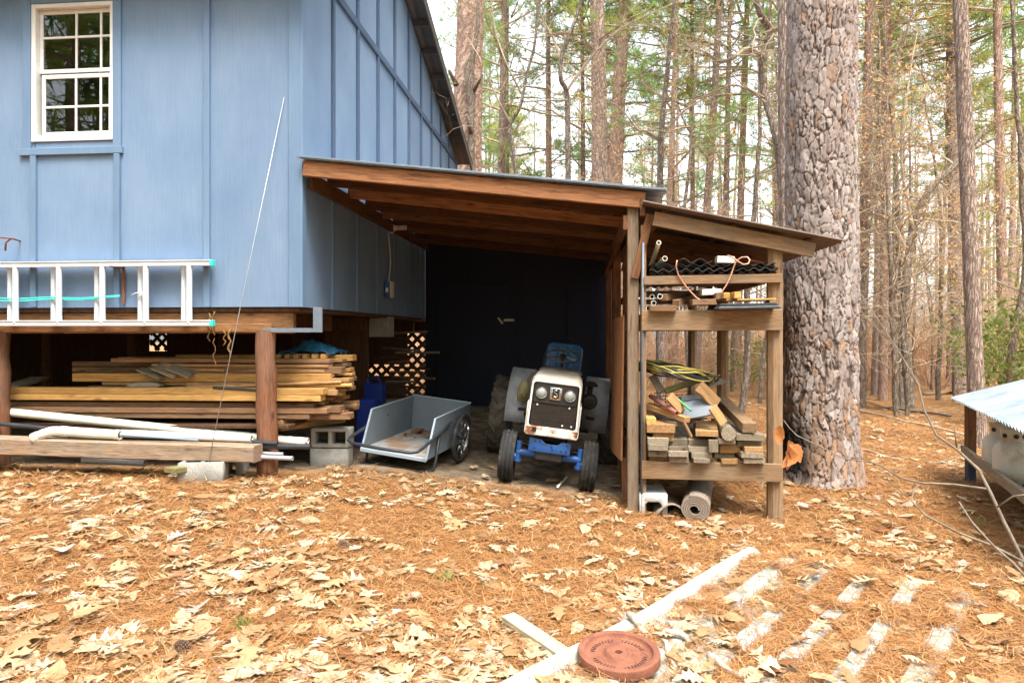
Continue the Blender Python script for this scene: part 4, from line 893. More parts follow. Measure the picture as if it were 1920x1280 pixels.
# ------------------------------------------------------------------ blocks, timber, pipes in front of the crawl space
def cinder(name, lab, M, m=CONC, L=.39, W=.19, H=.19):       # long axis X, two cores open along local Z
    bm = bmesh.new(); wall = .035; hx = [(-L/2+wall, -wall/2), (wall/2, L/2-wall)]
    xs_ = [-L/2, -L/2+wall, -wall/2, wall/2, L/2-wall, L/2]; ys_ = [-W/2, -W/2+wall, W/2-wall, W/2]; holes = {(1, 1), (3, 1)}
    vid = {}
    def V_(i, j, k):
        if (i, j, k) not in vid: vid[(i, j, k)] = bm.verts.new((xs_[i], ys_[j], (-H/2, H/2)[k]))
        return vid[(i, j, k)]
    for i in range(5):
        for j in range(3):
            if (i, j) in holes:
                for (a, b_) in (((i, j), (i+1, j)), ((i+1, j), (i+1, j+1)), ((i+1, j+1), (i, j+1)), ((i, j+1), (i, j))): bm.faces.new([V_(*a, 0), V_(*b_, 0), V_(*b_, 1), V_(*a, 1)])
                continue
            for k in (0, 1): bm.faces.new([V_(i, j, k), V_(i+1, j, k), V_(i+1, j+1, k), V_(i, j+1, k)])
    for i in range(5):
        for j in (0, 3): bm.faces.new([V_(i, j, 0), V_(i+1, j, 0), V_(i+1, j, 1), V_(i, j, 1)])
    for j in range(3):
        for i in (0, 5): bm.faces.new([V_(i, j, 0), V_(i, j+1, 0), V_(i, j+1, 1), V_(i, j, 1)])
    bmesh.ops.recalc_face_normals(bm, faces=bm.faces); me = bpy.data.meshes.new('cinder'); bm.to_mesh(me); bm.free(); bevel(me, .006, 1)
    return tag(add(name, me, m, None, M), lab, 'concrete block')
cinder('concrete_block', 'grey concrete block holding the foot of the guy wire', T(blk.x+.0, 5.92, gh(blk.x, 5.9)+.085) @ RZ(12), CONC)
o = tag(board('mossy_board', at(318, 882, 5.72), at(408, 866, 6.2), .15, .045, MOSSY), 'short mossy board resting on the concrete block', 'board')
cinder('concrete_block', 'mossy concrete block under the end of the old timber', T(at(420, 885, 6.25).x, 6.28, gh(-3.4, 6.28)+.07) @ RZ(-4) @ RX(90), CONC)
p = at(612, 850, 6.75); g = gh(p.x, 6.75)
cinder('concrete_block', 'lower concrete block of the pair under the lumber', T(p.x, 6.9, g+.085) @ RZ(3), CONC, L=.40)
cinder('concrete_block', 'upper hollow concrete block carrying the lumber pile', T(p.x+.01, 6.9, g+.29) @ RZ(1) @ RX(90), CONC, L=.40, W=.20)
q0 = at(-60, 832, 6.0); q1 = at(484, 849, 6.0)
def rough_beam(name, lab, p0, p1, wd, th, m, seed=1):
    L = (p1-p0).length; nx_ = 60; v = []; f = []
    prof = [(-.5, -.42), (-.42, -.5), (0, -.5), (.42, -.5), (.5, -.42), (.5, 0), (.5, .42), (.42, .5), (0, .5), (-.42, .5), (-.5, .42), (-.5, 0)]; n = len(prof)
    for i in range(nx_+1):
        x = -L/2+L*i/nx_
        for k, (a, b_) in enumerate(prof):
            d = 1+.07*noise.noise(Vector((x*1.2, a*3+seed, b_*3)))+.04*noise.noise(Vector((x*9, a*4, b_*4+seed))); v.append((x, a*wd*d, b_*th*d))
    for i in range(nx_):
        for k in range(n): k2 = (k+1) % n; f.append((i*n+k, i*n+k2, (i+1)*n+k2, (i+1)*n+k))
    f += [tuple(range(n))[::-1], tuple(nx_*n+k for k in range(n))]
    me = mesh(name, v, f, True); sharp(me, 35); bm = bmesh.new(); bm.from_mesh(me); bmesh.ops.recalc_face_normals(bm, faces=bm.faces); bm.to_mesh(me); bm.free()
    return tag(add(name, me, m, None, frame(p0, p1)), lab, 'timber')
rough_beam('old_timber', 'long split old timber lying before the crawl space', q0, q1, .19, .155, OLD_WOOD)
rough_beam('support_log', 'rounded timber end under the lumber pile', at(520, 797, 6.50), at(640, 782, 7.4), .12, .11, TAN_WOOD, 5)
def pv(lab, a, b_, Ya, Yb, r, m, name='pvc_pipe', t=.006, group=None): return tag(pipe(name, at(*a, Ya), at(*b_, Yb), r, m, None, t), lab, 'pipe', group)
pv('long cream plastic pipe sloping along the crawl space', (2, 771), (574, 829), 6.33, 6.42, .043, PVC)
ep = [at(62, 822, 5.93), at(82, 813, 5.96), at(98, 808, 5.98), at(115, 808, 6.0), at(226, 815, 6.0)]
e = thing('elbow_pipe', 'short cream plastic pipe with elbow lying on the old timber', 'pipe', ep[2]); v, f = tube_arr(ep, [.046, .046, .045, .045, .045], 18, False); o = add('pipe_body', mesh('elbow', v, f, True), PVC, e); so = o.modifiers.new('t', 'SOLIDIFY'); so.thickness = .008
pipe('socket', ep[3]+(ep[4]-ep[3])*.0, ep[3]+(ep[4]-ep[3])*.12, .050, PVC, e, .006); pipe('socket', ep[3]+(ep[4]-ep[3])*.92, ep[4], .049, PVC, e, .006); pipe('socket', ep[0], ep[0]+(ep[1]-ep[0])*.5, .051, PVC, e, .007)
pv('white plastic pipe beside the elbow on the timber', (228, 812), (472, 822), 6.04, 6.10, .036, PVC_W)
pv('cream pipe length passing behind the round post', (455, 818), (578, 826), 6.42, 6.42, .030, PVC)
pv('upper silver conduit poking past the round post', (300, 842), (531, 851), 6.12, 6.14, .018, CONDUIT, 'conduit', .004)
pv('lower silver conduit poking past the round post', (290, 848), (549, 859), 6.07, 6.08, .021, CONDUIT, 'conduit', .004)
pv('dark grey conduit lying under the old timber', (155, 862), (272, 868), 6.16, 6.2, .03, CONDUIT, 'conduit', .004)
pv('thick black pipe poking past the round post', (380, 836), (583, 837), 6.13, 6.15, .026, BLACKP, 'black_pipe')
pv('thin black pipe lying across the timber', (100, 806), (520, 831), 6.12, 6.12, .02, BLACKP, 'black_pipe')
pv('dark pipe on the ground behind the old timber beyond the elbow pipe', (-40, 790), (120, 806), 6.15, 6.1, .022, BLACKP, 'black_pipe')
pv('slim blue-grey rod along the white pipe', (226, 815), (372, 825), 5.985, 5.99, .010, plain('bluegrey_rod', (.20, .27, .36), .4), 'metal_rod', .003)
# ------------------------------------------------------------------ lumber pile under the house
fl = [  # px left, px right, y top, y bottom, Y, material, label
 (15, 607, 727, 739, 6.46, YEL_WOOD, 'upper of two bright yellow boards along the front of the lumber pile'), (15, 601, 739.5, 751, 6.44, YEL_WOOD, 'lower of two bright yellow boards along the front of the lumber pile'),
 (20, 588, 754, 763, 6.5, BRN_WOOD, 'reddish board just below the bright yellow boards'), (22, 612, 763.5, 774, 6.47, BRN_WOOD, 'pinkish board with checked end in the lumber pile'), (70, 580, 774.5, 784, 6.49, BRN_WOOD, 'wavy-grained board at the bottom of the lumber pile'),
 (136, 620, 700, 716, 6.62, YEL_WOOD, 'orange-yellow beam with splintered end below the grey shingles in the lumber pile'), (136, 625, 678, 687, 6.95, BRN_WOOD, 'uppermost brown board with square end in the lumber pile'), (136, 612, 688, 698, 6.93, BRN_WOOD, 'second brown board from the top of the pile'),
 (350, 628, 717, 731, 6.60, TAN_WOOD, 'tan board above the bright yellow boards behind the round post'), (330, 662, 665, 676, 7.0, YEL_WOOD, 'pale board topping the lumber pile with a mitred end by the tarp'), (420, 640, 688, 700, 6.66, BRN_WOOD, 'brown board behind the round post, upper'),
 (430, 630, 731, 741, 6.56, TAN_WOOD, 'tan lath just behind the bright yellow boards'), (440, 655, 774, 786, 6.60, BRN_WOOD, 'brown board on the support log'), (520, 640, 760, 773, 6.62, BRN_WOOD, 'short brown board end beside the concrete blocks')]
for (xa, xb, y0, y1, Y, m, lab) in fl:
    a = at(xa, (y0+y1)/2, Y); c = at(xb, (y0+y1)/2, Y); zc = (a.z+c.z)/2; hh = (y1-y0)/F*Y*1.03
    o = board('lumber_board', (a.x, Y+.06, a.z*.5+zc*.5), (c.x, Y+.06+random.uniform(-.02, .03), c.z*.5+zc*.5), .14, hh, m, c=.004, roll=random.uniform(-1, 1)); tag(o, lab, 'board')
for r_ in range(13):
    yy0 = 676+r_*8.6
    for k in range(4):
        Y = 6.72+k*.17+random.uniform(-.02, .02); xe = random.uniform(612, 668)+(6 if k > 1 else 0); xe = min(xe, 672-abs(r_-8)*3); m = random.choice([YEL_WOOD, TAN_WOOD, TAN_WOOD, BRN_WOOD, BRN_WOOD])
        a = at(random.uniform(170, 330), yy0, 6.72); c = at(xe, yy0, 6.72); zc = c.z*.7+a.z*.3
        o = board('lumber_board', (a.x, Y, zc), (c.x*Y/6.72*.985 if k else c.x, Y+random.uniform(-.02, .02), zc+random.uniform(-.004, .004)), random.uniform(.10, .16), random.uniform(.028, .042), m, c=.003, roll=random.uniform(-2, 2))
        nm = {'new_pine_wood': 'yellow', 'tan_lumber': 'tan', 'brown_lumber': 'brown'}[m.name]
        lv_ = 'upper' if r_ < 4 else 'middle' if r_ < 9 else 'bottom'; tag(o, nm+' board packed in the '+lv_+' layers of the lumber pile under the house', 'board', nm+' boards packed in the lumber pile')
for k in range(6):
    Y = 6.85; a = at(520+k*17, 668, Y); tag(board('wood_block', a, a+Vector((0, .25, 0)), .05, .045, YEL_WOOD), 'small pale block in the row on top of the lumber pile', 'block', 'row of small blocks on the lumber pile')
tag(board('support_timber', at(60, 789, 6.8), at(575, 789, 6.8), .9, .03, PLY_D), 'dark plank platform beneath the lumber pile', 'plank')
for px in (120, 330): 
    g = groundpt(px, 6.9); tag(box('bearer_block', (g.x-.1, 6.8, g.z-.1), (g.x+.1, 7.1, at(px, 790, 6.8).z), PLY_D), 'dark wooden block carrying the lumber pile', 'block', 'wood blocks under the lumber pile')
tag(board('wooden_pole', at(320, 728, 6.52), at(640, 716, 6.60), .03, .03, TAN_WOOD, c=.012), 'round tan tool handle lying on the lumber pile', 'handle'); tag(rod('wooden_pole', at(560, 723, 6.62), at(660, 722, 6.62), .02, YEL_WOOD), 'pale rounded tool handle end sticking out of the pile', 'handle')
tag(rod('wooden_pole', at(400, 726, 6.44), at(482, 731, 6.44), .014, BLACKP), 'black tool handle lying on the bright yellow boards', 'handle')
# shovel blade, split shingles
sh = add('shovel', bevel(prism([(0, 0), (.10, .035), (.30, .03), (.36, 0), (.30, -.035), (.10, -.03)], .12), .005, 1), GREY_WOOD, None, T(at(235, 723, 6.46)) @ RZ(2)); tag(sh, 'dull grey shovel blade lying on the yellow boards', 'shovel')
for k, (px, py, a) in enumerate(((318, 692, 24), (345, 693, 20), (290, 698, 8))): tag(board('shingle', at(px-22, py-8, 6.62), at(px+20, py+9, 6.60), .2, .015, GREY_WOOD, roll=a), 'grey split shingle lying on the lumber pile', 'shingle', 'grey shingles on the lumber pile')
tag(board('plank', at(18, 726, 6.7), at(75, 708, 7.2), .2, .03, GREY_WOOD), 'grey plank slanting into the dark behind a house post', 'plank')
for k in range(16):
    px = 690+random.uniform(0, 60); py = 625+k*9; Y = 9.6+random.uniform(0, .8); a = at(px, py, Y); tag(board('scrap_wood', a, a+Vector((random.uniform(.3, .7), random.uniform(-.3, .3), random.uniform(-.05, .05))), .08, .03, random.choice([PLY_D, BRN_WOOD, GREY_WOOD])), 'dark wood scrap stored under the house behind the cart', 'scrap wood', 'wood scraps under the house')
# tarp: crumpled sheet over the pile
tv = []; tf = []; nn = 26; a = at(575, 655, 7.1)
for j in range(nn+1):
    for i in range(nn+1):
        x = (i/nn-.5)*.62; y = (j/nn-.5)*.5; z = .14*math.exp(-(x*x/.05+y*y/.04))+.05*noise.noise(Vector((x*9, y*9, 1)))+.03*noise.noise(Vector((x*22, y*22, 5))); tv.append((x, y, z))
for j in range(nn):
    for i in range(nn): q = j*(nn+1)+i; tf.append((q, q+1, q+nn+2, q+nn+1))
o = add('blue_tarp', mesh('tarp', tv, tf, True), TARP, None, T(at(590, 668, 7.15)) @ T(0, 0, .03)); so = o.modifiers.new('t', 'SOLIDIFY'); so.thickness = .006; tag(o, 'crumpled blue tarp bundled on top of the lumber pile', 'tarp')
# jerry can
jp = at(703, 760, 8.6); jc = thing('jerry_can', 'dark blue plastic jerry can behind the garden cart', 'jerry can', (jp.x, 8.6, gh(jp.x, 8.6)))
jg = gh(jp.x, 8.6); zt = at(703, 708, 8.6).z
add('body', bevel(cbox(.24, .17, zt-jg-.06, .004), .03, 3), CANBLUE, jc, T(jp.x, 8.6, (zt+jg)/2-.04)); tube('handle', [(jp.x-.08, 8.6, zt-.1), (jp.x-.06, 8.6, zt-.01), (jp.x+.04, 8.6, zt), (jp.x+.09, 8.6, zt-.1)], .018, CANBLUE, jc, 8); rod('cap', (jp.x-.09, 8.6, zt-.12), (jp.x-.10, 8.6, zt-.02), .03, CANBLUE, jc)
tag(box('blue_bin', (at(672, 780, 8.0).x, 7.9, gh(-2.6, 8)-.02), (at(706, 780, 8.0).x, 8.15, at(690, 748, 8.0).z), CANBLUE, None, .015), 'low blue bin beside the jerry can', 'bin')
# torn insulation hanging under the floor
for k, (px, y0, y1, wd) in enumerate(((392, 586, 640, .009), (400, 584, 628, .007), (430, 618, 668, .012), (402, 634, 690, .005), (421, 618, 648, .007))):
    pts = [at(px+3*math.sin(i*1.9+k), y0+(y1-y0)*i/7, YF+.005) for i in range(8)]; tag(tube('torn_insulation', pts, [wd*(.5+.5*abs(math.sin(i*1.3+k))) for i in range(8)], INSUL, None, 7), 'tattered strip of tan insulation hanging below the floor beam', 'insulation', 'torn insulation strips')
# ------------------------------------------------------------------ propane shelter
PG_ = groundpt(1835, 8.05); ps = thing('propane_shelter', 'low open shelter with pale corrugated metal roof', 'shelter', PG_)
E0 = at(1801, 741, 8.25); E1 = Vector((at(1925, 793, 5.75).x, 5.75, E0.z)); ed = (E1-E0).normalized(); bk_ = Vector((-ed.y, ed.x, 0)); bk_ = bk_ if bk_.x > 0 else -bk_
L = (E1-E0).length*1.45; me = sheet_me(0, 1.05, 0, L, .10, .017, .003, 8)
up_ = (bk_*.93+Vector((0, 0, .30))).normalized(); nz = up_.cross(ed)
X = Matrix((up_, ed, nz)).transposed().to_4x4(); X.translation = E0-up_*.1
PALE_TIN = plain('pale_galvanised_tin', (.34, .39, .42), .4, .3, .5, c2=(.17, .22, .27), ns=3, amt=.8)
add('roof_sheet', me, PALE_TIN, ps, X)
for u in (.25, L-.4):
    for d_, ht in ((.05, 0), (.75, .2)):
        b0 = E0+ed*u+bk_*d_; g = gz(b0.x, b0.y); zt = E0.z+ht-.0
        if d_ < .1: board('post', (b0.x, b0.y, .02), (b0.x, b0.y, zt), .085, .085, RED_WOOD, ps); board('post_base', (b0.x, b0.y, g-.1), (b0.x, b0.y, .0205), .08, .08, plain('dark_blue_post', (.05, .07, .12), .7), ps)
        else: board('post', (b0.x, b0.y, g-.1), (b0.x, b0.y, zt), .085, .085, RED_WOOD, ps)
for d_, zz in ((-.005, .04), (.70, .04)): board('rail', E0+ed*.15+bk_*d_+Vector((0, 0, zz-E0.z)), E0+ed*(L-.3)+bk_*d_+Vector((0, 0, zz-E0.z)), .04, .09, GREY_WOOD, ps)
for k in range(5): board('deck_plank', E0+ed*.2+bk_*(.12+.13*k)+Vector((0, 0, -.04-E0.z)), E0+ed*(L-.3)+bk_*(.12+.13*k)+Vector((0, 0, -.04-E0.z)), .11, .03, GREY_WOOD, ps)
for k in range(2):
    b0 = at(1879, 842, 7.1)+ed*(.42*k); b0.z = -.03
    ta = thing('propane_tank', 'pale propane cylinder with collar standing in the shelter', 'gas cylinder', b0, 'propane cylinders in the shelter')
    add('body', lathe_me([(0, .0), (.11, .01), (.155, .06), (.165, .12), (.165, .27), (.15, .33), (.10, .38), (0, .40)], 28), PROPANE, ta, T(b0))
    add('foot_ring', lathe_me([(.10, -.02), (.10, .03), (.106, .03), (.106, -.02)], 20, True), PROPANE, ta, T(b0)); add('collar', lathe_me([(.095, .375), (.10, .49), (.105, .49), (.101, .375)], 24, True), PROPANE, ta, T(b0)); rod('valve', b0+Vector((0, 0, .39)), b0+Vector((0, 0, .47)), .02, BRASS, ta)
    for a in (200, 250, 290): q = b0+Vector((.107*math.cos(R(a)), .107*math.sin(R(a)), .43)); rod('collar_hole', q, q-Vector((.008*math.cos(R(a)), .008*math.sin(R(a)), 0)), .022, BLACK, ta, 10)

# ------------------------------------------------------------------ big pine with plated bark
BT = groundpt(1537, 7.9); BR = .40
bt = thing('pine_tree', 'huge pine with thick plated bark standing beside the storage rack', 'tree', BT)
nu, nv, HT = 290, 720, 8.6
top = at(1541, 0, 7.9)-Vector((BT.x, 7.9, BT.z)); lnx = top.x/top.z
kd_pts = []; rg = np.random.default_rng(5); nz_ = int(2*math.pi*BR*HT/.0072)
kd = kdtree.KDTree(nz_); cellcol = []; cellh = []
pal = [(.255, .21, .188), (.285, .24, .218), (.225, .178, .155), (.265, .21, .182), (.22, .148, .108), (.255, .16, .105)]
ch_c = at(1495, 845, 7.5)
for i in range(nz_):
    a = rg.uniform(0, 2*math.pi); h = rg.uniform(-.1, HT); kd.insert((BR*math.cos(a), BR*math.sin(a), h*.46), i)
    lowness = max(0, 1-h/1.9); q = rg.random(); c = pal[int(rg.integers(0, 4))] if q > .07+.5*lowness else pal[int(rg.integers(4, 6))]
    cellcol.append(np.array(c)*rg.uniform(.86, 1.1)); cellh.append(rg.uniform(0, 1))
kd.balance(); V = []; C = []
for j in range(nv+1):
    h = -.25+(HT+.25)*j/nv; flare = 1+(.22)*math.exp(-max(0, h)/.28)-.018*max(0, h)
    for i in range(nu):
        a = 2*math.pi*i/nu; ca, sa = math.cos(a), math.sin(a)
        wv = Vector((ca*BR, sa*BR, h*.46)); wj = wv+.009*noise.noise_vector(wv*55)+.012*noise.noise_vector(wv*24)+.03*noise.noise_vector(wv*7)
        r = kd.find_n(wj, 2); d = r[1][2]-r[0][2]; k = r[0][1]
        nv3 = r[1][0]-r[0][0]; vf = abs(nv3.z)/max(1e-6, nv3.length); wid = max(.15, .85+1.3*noise.noise(wv*6)); e = min(1, max(0, d-.0042*wid*(1-.8*vf))/(.005*(1-.4*vf))); fk = noise.noise(Vector((ca*5, sa*5, h*5)))*2+noise.noise(Vector((ca*13, sa*13, h*10)))*1.5; fk = (math.floor(fk*2.2)+1.5*min(1, max(0, (fk*2.2) % 1-.0)*3))/2.2; fine = noise.noise(wv*45)*.004+noise.noise(Vector((ca*14, sa*14, h*26)))*.0035
        rad = BR*flare*(1+.05*noise.noise(Vector((ca*1.2, sa*1.2, h*.6))))-.02+e*(.016*(1-.4*vf)+.008*cellh[k]+.006*fk)+fine*.6*e+.012*noise.noise(wv*6)
        V.append((rad*ca+lnx*h, rad*sa, h))
        fl_ = .80+.26*(noise.noise(Vector((ca*34, sa*34, h*16)))*.5+.5)+.22*(noise.noise(Vector((ca*9, sa*9, h*7)))*.5+.5)
        c = cellcol[k]*fl_*(1+.07*fk)*e+np.array((.085, .06, .048))*(1-e)
        x_, y_ = BT.x+rad*ca, 7.9+rad*sa
        ch = math.exp(-(((x_-ch_c.x)/.13)**2+((h+BT.z-ch_c.z)/.30)**2)) if y_ < 7.9 else 0
        ch = min(1, max(0, 1.7*ch+.5*ch*noise.noise(wv*9))); C.append(c*(1-ch)+np.array((.018, .017, .017))*ch)
ii = np.arange(nu); Fq = np.concatenate([np.stack([j*nu+ii, j*nu+(ii+1) % nu, (j+1)*nu+(ii+1) % nu, (j+1)*nu+ii], 1) for j in range(nv)])
add('trunk', big_mesh('big_trunk', V, Fq, np.array(C), True), BARK_BIG, bt, T(BT))
tpt = [BT+Vector((lnx*h, 0, h)) for h in (HT-.05, 12, 17, 22, 26)]; tube('upper_trunk', tpt, [.335, .29, .22, .12, .03], PINE_RED, bt, 14)

# ------------------------------------------------------------------ vegetation generators
def needles_np(centers, dirs, n, ln, wd, rg, spread=.9, flat=.35):
    m = len(centers); c = np.repeat(centers, n, 0); d = np.repeat(dirs, n, 0)
    r = rg.normal(size=(m*n, 3)); r /= np.linalg.norm(r, axis=1)[:, None]; v = d*(1-spread*.55)+r*spread; v[:, 2] *= 1-flat*.3
    v /= np.linalg.norm(v, axis=1)[:, None]; L = ln*rg.uniform(.6, 1.15, (m*n, 1)); s = np.cross(v, rg.normal(size=(m*n, 3))); s /= np.linalg.norm(s, axis=1)[:, None]+1e-6
    V = np.stack([c-s*wd/2+v*.03, c+s*wd/2+v*.03, c+v*L], 1).reshape(-1, 3); return V, np.arange(len(V)).reshape(-1, 3)
def join_tubes(lst):
    V, Fq = [], []; o = 0
    for path, rad, seg in lst:
        v, f = tube_arr(path, rad, seg, False); V += [tuple(q) for q in v]; Fq += [tuple(i+o for i in q) for q in f]; o += len(v)
    return V, Fq
def two_mat_mesh(name, tubes, nV, nF, m1, m2):
    V, Fq = join_tubes(tubes); o = len(V); me = bpy.data.meshes.new(name)
    allF = Fq+[tuple(int(i)+o for i in q) for q in nF]; me.from_pydata(V+[tuple(map(float, q)) for q in nV], [], allF)
    me.materials.append(m1); me.materials.append(m2); mi = np.zeros(len(allF), np.int32); mi[len(Fq):] = 1; me.polygons.foreach_set('material_index', mi); me.update(); return me
def pine_crown(seed, H=26, z0=9.0, nb=58, m=NEEDLE_G, rmax=3.2):
    rg = np.random.default_rng(seed); rd = random.Random(seed); tubes = []; C_, D_ = [], []
    for k in range(nb):
        u = rd.random()**.85; z = z0+(H-z0)*u; az = rd.uniform(0, 6.283); L = (rmax*(1-u)**.6+.5)*rd.uniform(.55, 1.1)
        dead = z < z0+1.5 and rd.random() < .55; d = Vector((math.cos(az), math.sin(az), rd.uniform(-.15, .45))); p = Vector((0, 0, z)); path = [p.copy()]; n = 6
        for i in range(n):
            d = (d+Vector((rd.uniform(-.22, .22), rd.uniform(-.22, .22), rd.uniform(-.12, .16)))).normalized(); p = p+d*L/n; path.append(p.copy())
            if not dead and i >= 1:
                for q in range(3):
                    off = Vector((rd.gauss(0, .25), rd.gauss(0, .25), rd.gauss(.05, .14)))*(.5+i*.12); C_.append(p+off); D_.append((d+off*.8+Vector((0, 0, .35))).normalized())
        tubes.append((path, [.035*(1-i/(n+1))*(L/2.5)+.006 for i in range(n+1)], 4))
    V, Fc = needles_np(np.array(C_), np.array(D_), 17, .32, .022, rg); return two_mat_mesh('pine_crown', tubes, V, Fc, BARE_BARK, m)
def pine_trunk(seed, m, H=26, r=.25):
    rd = random.Random(seed); n = 34; ph = rd.uniform(0, 6); amp = rd.uniform(.05, .22); pts, rad = [], []
    for i in range(n+1):
        z = -.3+(H+.3)*(i/n)**1.15; pts.append((amp*math.sin(z*.22+ph)-amp*math.sin(ph), amp*.6*math.cos(z*.19+ph)-amp*.6*math.cos(ph), z))
        rad.append((r*(1-.92*(max(0, z)/H)**1.4)+.08*r*math.exp(-max(z, 0)/.4)*2)*(1+.03*math.sin(z*3+ph)))
    v, f = tube_arr(pts, rad, 14, False); me = mesh('pine_trunk', v, f, True); me.materials.append(m); return me
def grow(p, d, L, r, lvl, rd, out, tips, wander=.22, up=.05, kids=5):
    n = max(4, int(L/.22)) if lvl < 2 else 5; path = [p.copy()]; r *= .72; rad = [r]; d = d.normalized()
    for i in range(n):
        d = (d+Vector((rd.gauss(0, wander), rd.gauss(0, wander), rd.gauss(0, wander)+up))).normalized(); p = p+d*L/n; path.append(p.copy()); rad.append(max(.0028, r*(1-.8*(i+1)/n)))
        if lvl < 3 and i > n*.18 and rd.random() < kids/n*1.2:
            a = rd.uniform(0, 6.283); s = Vector((math.cos(a), math.sin(a), rd.uniform(-.1, .5))); grow(p, d*.55+s, L*rd.uniform(.35, .62), rad[-1]*rd.uniform(.5, .75), lvl+1, rd, out, tips, wander*1.05, up, kids)
        if lvl >= 2: tips.append((p.copy(), d.copy()))
    out.append((path, rad, [7, 5, 4, 3][lvl]))
def leaves_quads(tips, n, size, rg, spread=.15):
    if not tips or n == 0: return np.zeros((0, 3)), np.zeros((0, 4), int)
    idx = rg.integers(0, len(tips), n); c = np.array([tips[i][0] for i in idx])+rg.normal(0, spread, (n, 3))
    a = rg.normal(size=(n, 3)); a /= np.linalg.norm(a, axis=1)[:, None]; b_ = np.cross(a, rg.normal(size=(n, 3))); b_ /= np.linalg.norm(b_, axis=1)[:, None]; s = size*rg.uniform(.6, 1.3, (n, 1))
    V = np.stack([c-a*s, c-b_*s*.45, c+a*s, c+b_*s*.45], 1).reshape(-1, 3); return V, np.arange(len(V)).reshape(-1, 4)
def bare_crown(seed, H, r, leaf=0, m=DRY_LEAF, kids=6, z0=.25, size=.036):
    rd = random.Random(seed); rg = np.random.default_rng(seed); out, tips = [], []; trunk = []; rad = []; p = Vector((0, 0, -.3)); d = Vector((0, 0, 1)); n = 26; ph = rd.uniform(0, 6)
    for i in range(n+1):
        trunk.append(p.copy()); rad.append(max(.006, r*(1-.9*(i/n)**1.1)))
        if i > n*z0:
            for _ in range(rd.choice((1, 1, 2))):
                a = rd.uniform(0, 6.283); s = Vector((math.cos(a), math.sin(a), rd.uniform(0, .7))); grow(p, s, H*rd.uniform(.14, .30)*(1.15-.7*i/n), rad[-1]*.42, 1, rd, out, tips, .2, .04, kids)
        d = (d+Vector((rd.gauss(0, .055), rd.gauss(0, .055), .10))).normalized(); p = p+d*(H+.3)/n
    v, f = tube_arr(trunk, rad, 9, False); tme = mesh('trunk', v, f, True); tme.materials.append(GREY_BARK)
    lV, lF = leaves_quads(tips, leaf, size, rg); return tme, two_mat_mesh('bare_crown', out, lV, lF, BARE_BARK, m)
CROWNS = [pine_crown(21, m=NEEDLE_G), pine_crown(22, z0=7.5, nb=66, m=NEEDLE_B), pine_crown(23, z0=11, m=NEEDLE_G), pine_crown(24, H=20, z0=5.5, nb=60, m=NEEDLE_B, rmax=2.8), pine_crown(25, H=15, z0=3.6, nb=60, m=NEEDLE_G, rmax=2.2)]
CR_H = [26, 26, 26, 20, 15]
TRUNKS = {(k, h): pine_trunk(31+k+h, (PINE_BARK, PINE_RED, PINE_BARK)[k], h) for k in range(3) for h in (26, 20, 15)}
BARES = [bare_crown(41, 9, .07, 0), bare_crown(42, 11, .09, 0, kids=5, z0=.35), bare_crown(43, 7.5, .06, 800, kids=6), bare_crown(44, 6, .045, 0, kids=7, z0=.15), bare_crown(45, 8.5, .065, 1300, kids=6, z0=.2), bare_crown(46, 13, .10, 0, kids=5, z0=.4)]
add('crown', CROWNS[0], None, bt, T(BT+Vector((lnx*13, 0, 0))))
WM_up = Vector((0, 0, 1))
def plant(name, label, base, direction, parts, group=None, cat='tree', spin=0):
    q = WM_up.rotation_difference(direction.normalized()).to_matrix().to_4x4(); M = T(base) @ q @ RZ(spin); root = thing(name, label, cat, M=M, group=group)
    for nm, me, sc in parts: add(nm, me, None, root, M @ Matrix.Diagonal((*sc, 1)))
    return root
def pine(px, Y, wpx, pxtop=None, kind=0, crown=0, label=None, group=None, base=None, lift=0):
    b = base or groundpt(px, Y); dirv = (at(pxtop, 0, Y)-b) if pxtop is not None else Vector((random.gauss(0, .015), random.gauss(0, .015), 1)); dep = b.x*-sY+b.y*cY
    r = wpx/F*dep/2/.25*1.08 if wpx > 1 else wpx/.25
    plant('pine_tree', label, b, dirv, [('trunk', TRUNKS[(kind, CR_H[crown])], (r, r, 1)), ('crown', CROWNS[crown], (1, 1, 1))], group, spin=random.uniform(0, 360))
# pines one can tell apart
pine(874, 17.5, 60, 876, 1, 2, 'thick reddish pine rising just behind the eave of the house')
pine(1118, 20, 33, 1112, 0, 0, 'straight grey-brown pine of the close pair above the lean-to roof')
pine(1138, 22, 30, 1172, 1, 1, 'leaning pinkish pine of the close pair above the lean-to roof')
pine(1478, 10.2, 26, 1478, 0, 2, 'slim pine half hidden behind the huge plated pine')
pine(1611, 17, 19, 1628, 1, 2, 'reddish pine just past the huge plated pine')
pine(1655, 19, 15, 1668, 1, 0, 'pale leaning pine behind the open forest floor')
pine(1834, 10.4, 26, 1806, 0, 2, 'slender brown pine rising behind the low shelter')
pine(1886, 18, 17, 1870, 1, 0, 'slim reddish pine beyond the low shelter')
pine(1782, 24, 14, 1786, 1, 1, 'thin pale pine between two dark understory trees')
pine(1640, 21, 12, 1650, 0, 0, 'thin grey pine in the thicket past the big pine')
pine(1240, 21, 12, 1268, 1, 3, 'thin straight pine above the rack roof corner'); pine(1352, 24, 13, 1376, 0, 3, 'greyish pine rising above the rack roof'); pine(1382, 26, 14, 1398, 1, 0, 'pinkish pine over the middle of the rack roof')
pine(1302, 23, 15, 1345, 0, 1, 'leaning brownish pine over the rack roof'); pine(935, 24, 15, 940, 0, 1, 'slim pine between the reddish pine and the pair'); pine(1030, 26, 15, 1030, 1, 3, 'thin pink-barked pine above the lean-to roof')
rd = random.Random(3); placed = []
lab = ['tall slender grey-brown pine in the woods behind the shed', 'tall slender reddish pine in the woods behind the shed', 'tall slender grey-brown pine in the woods behind the shed']; k = 0
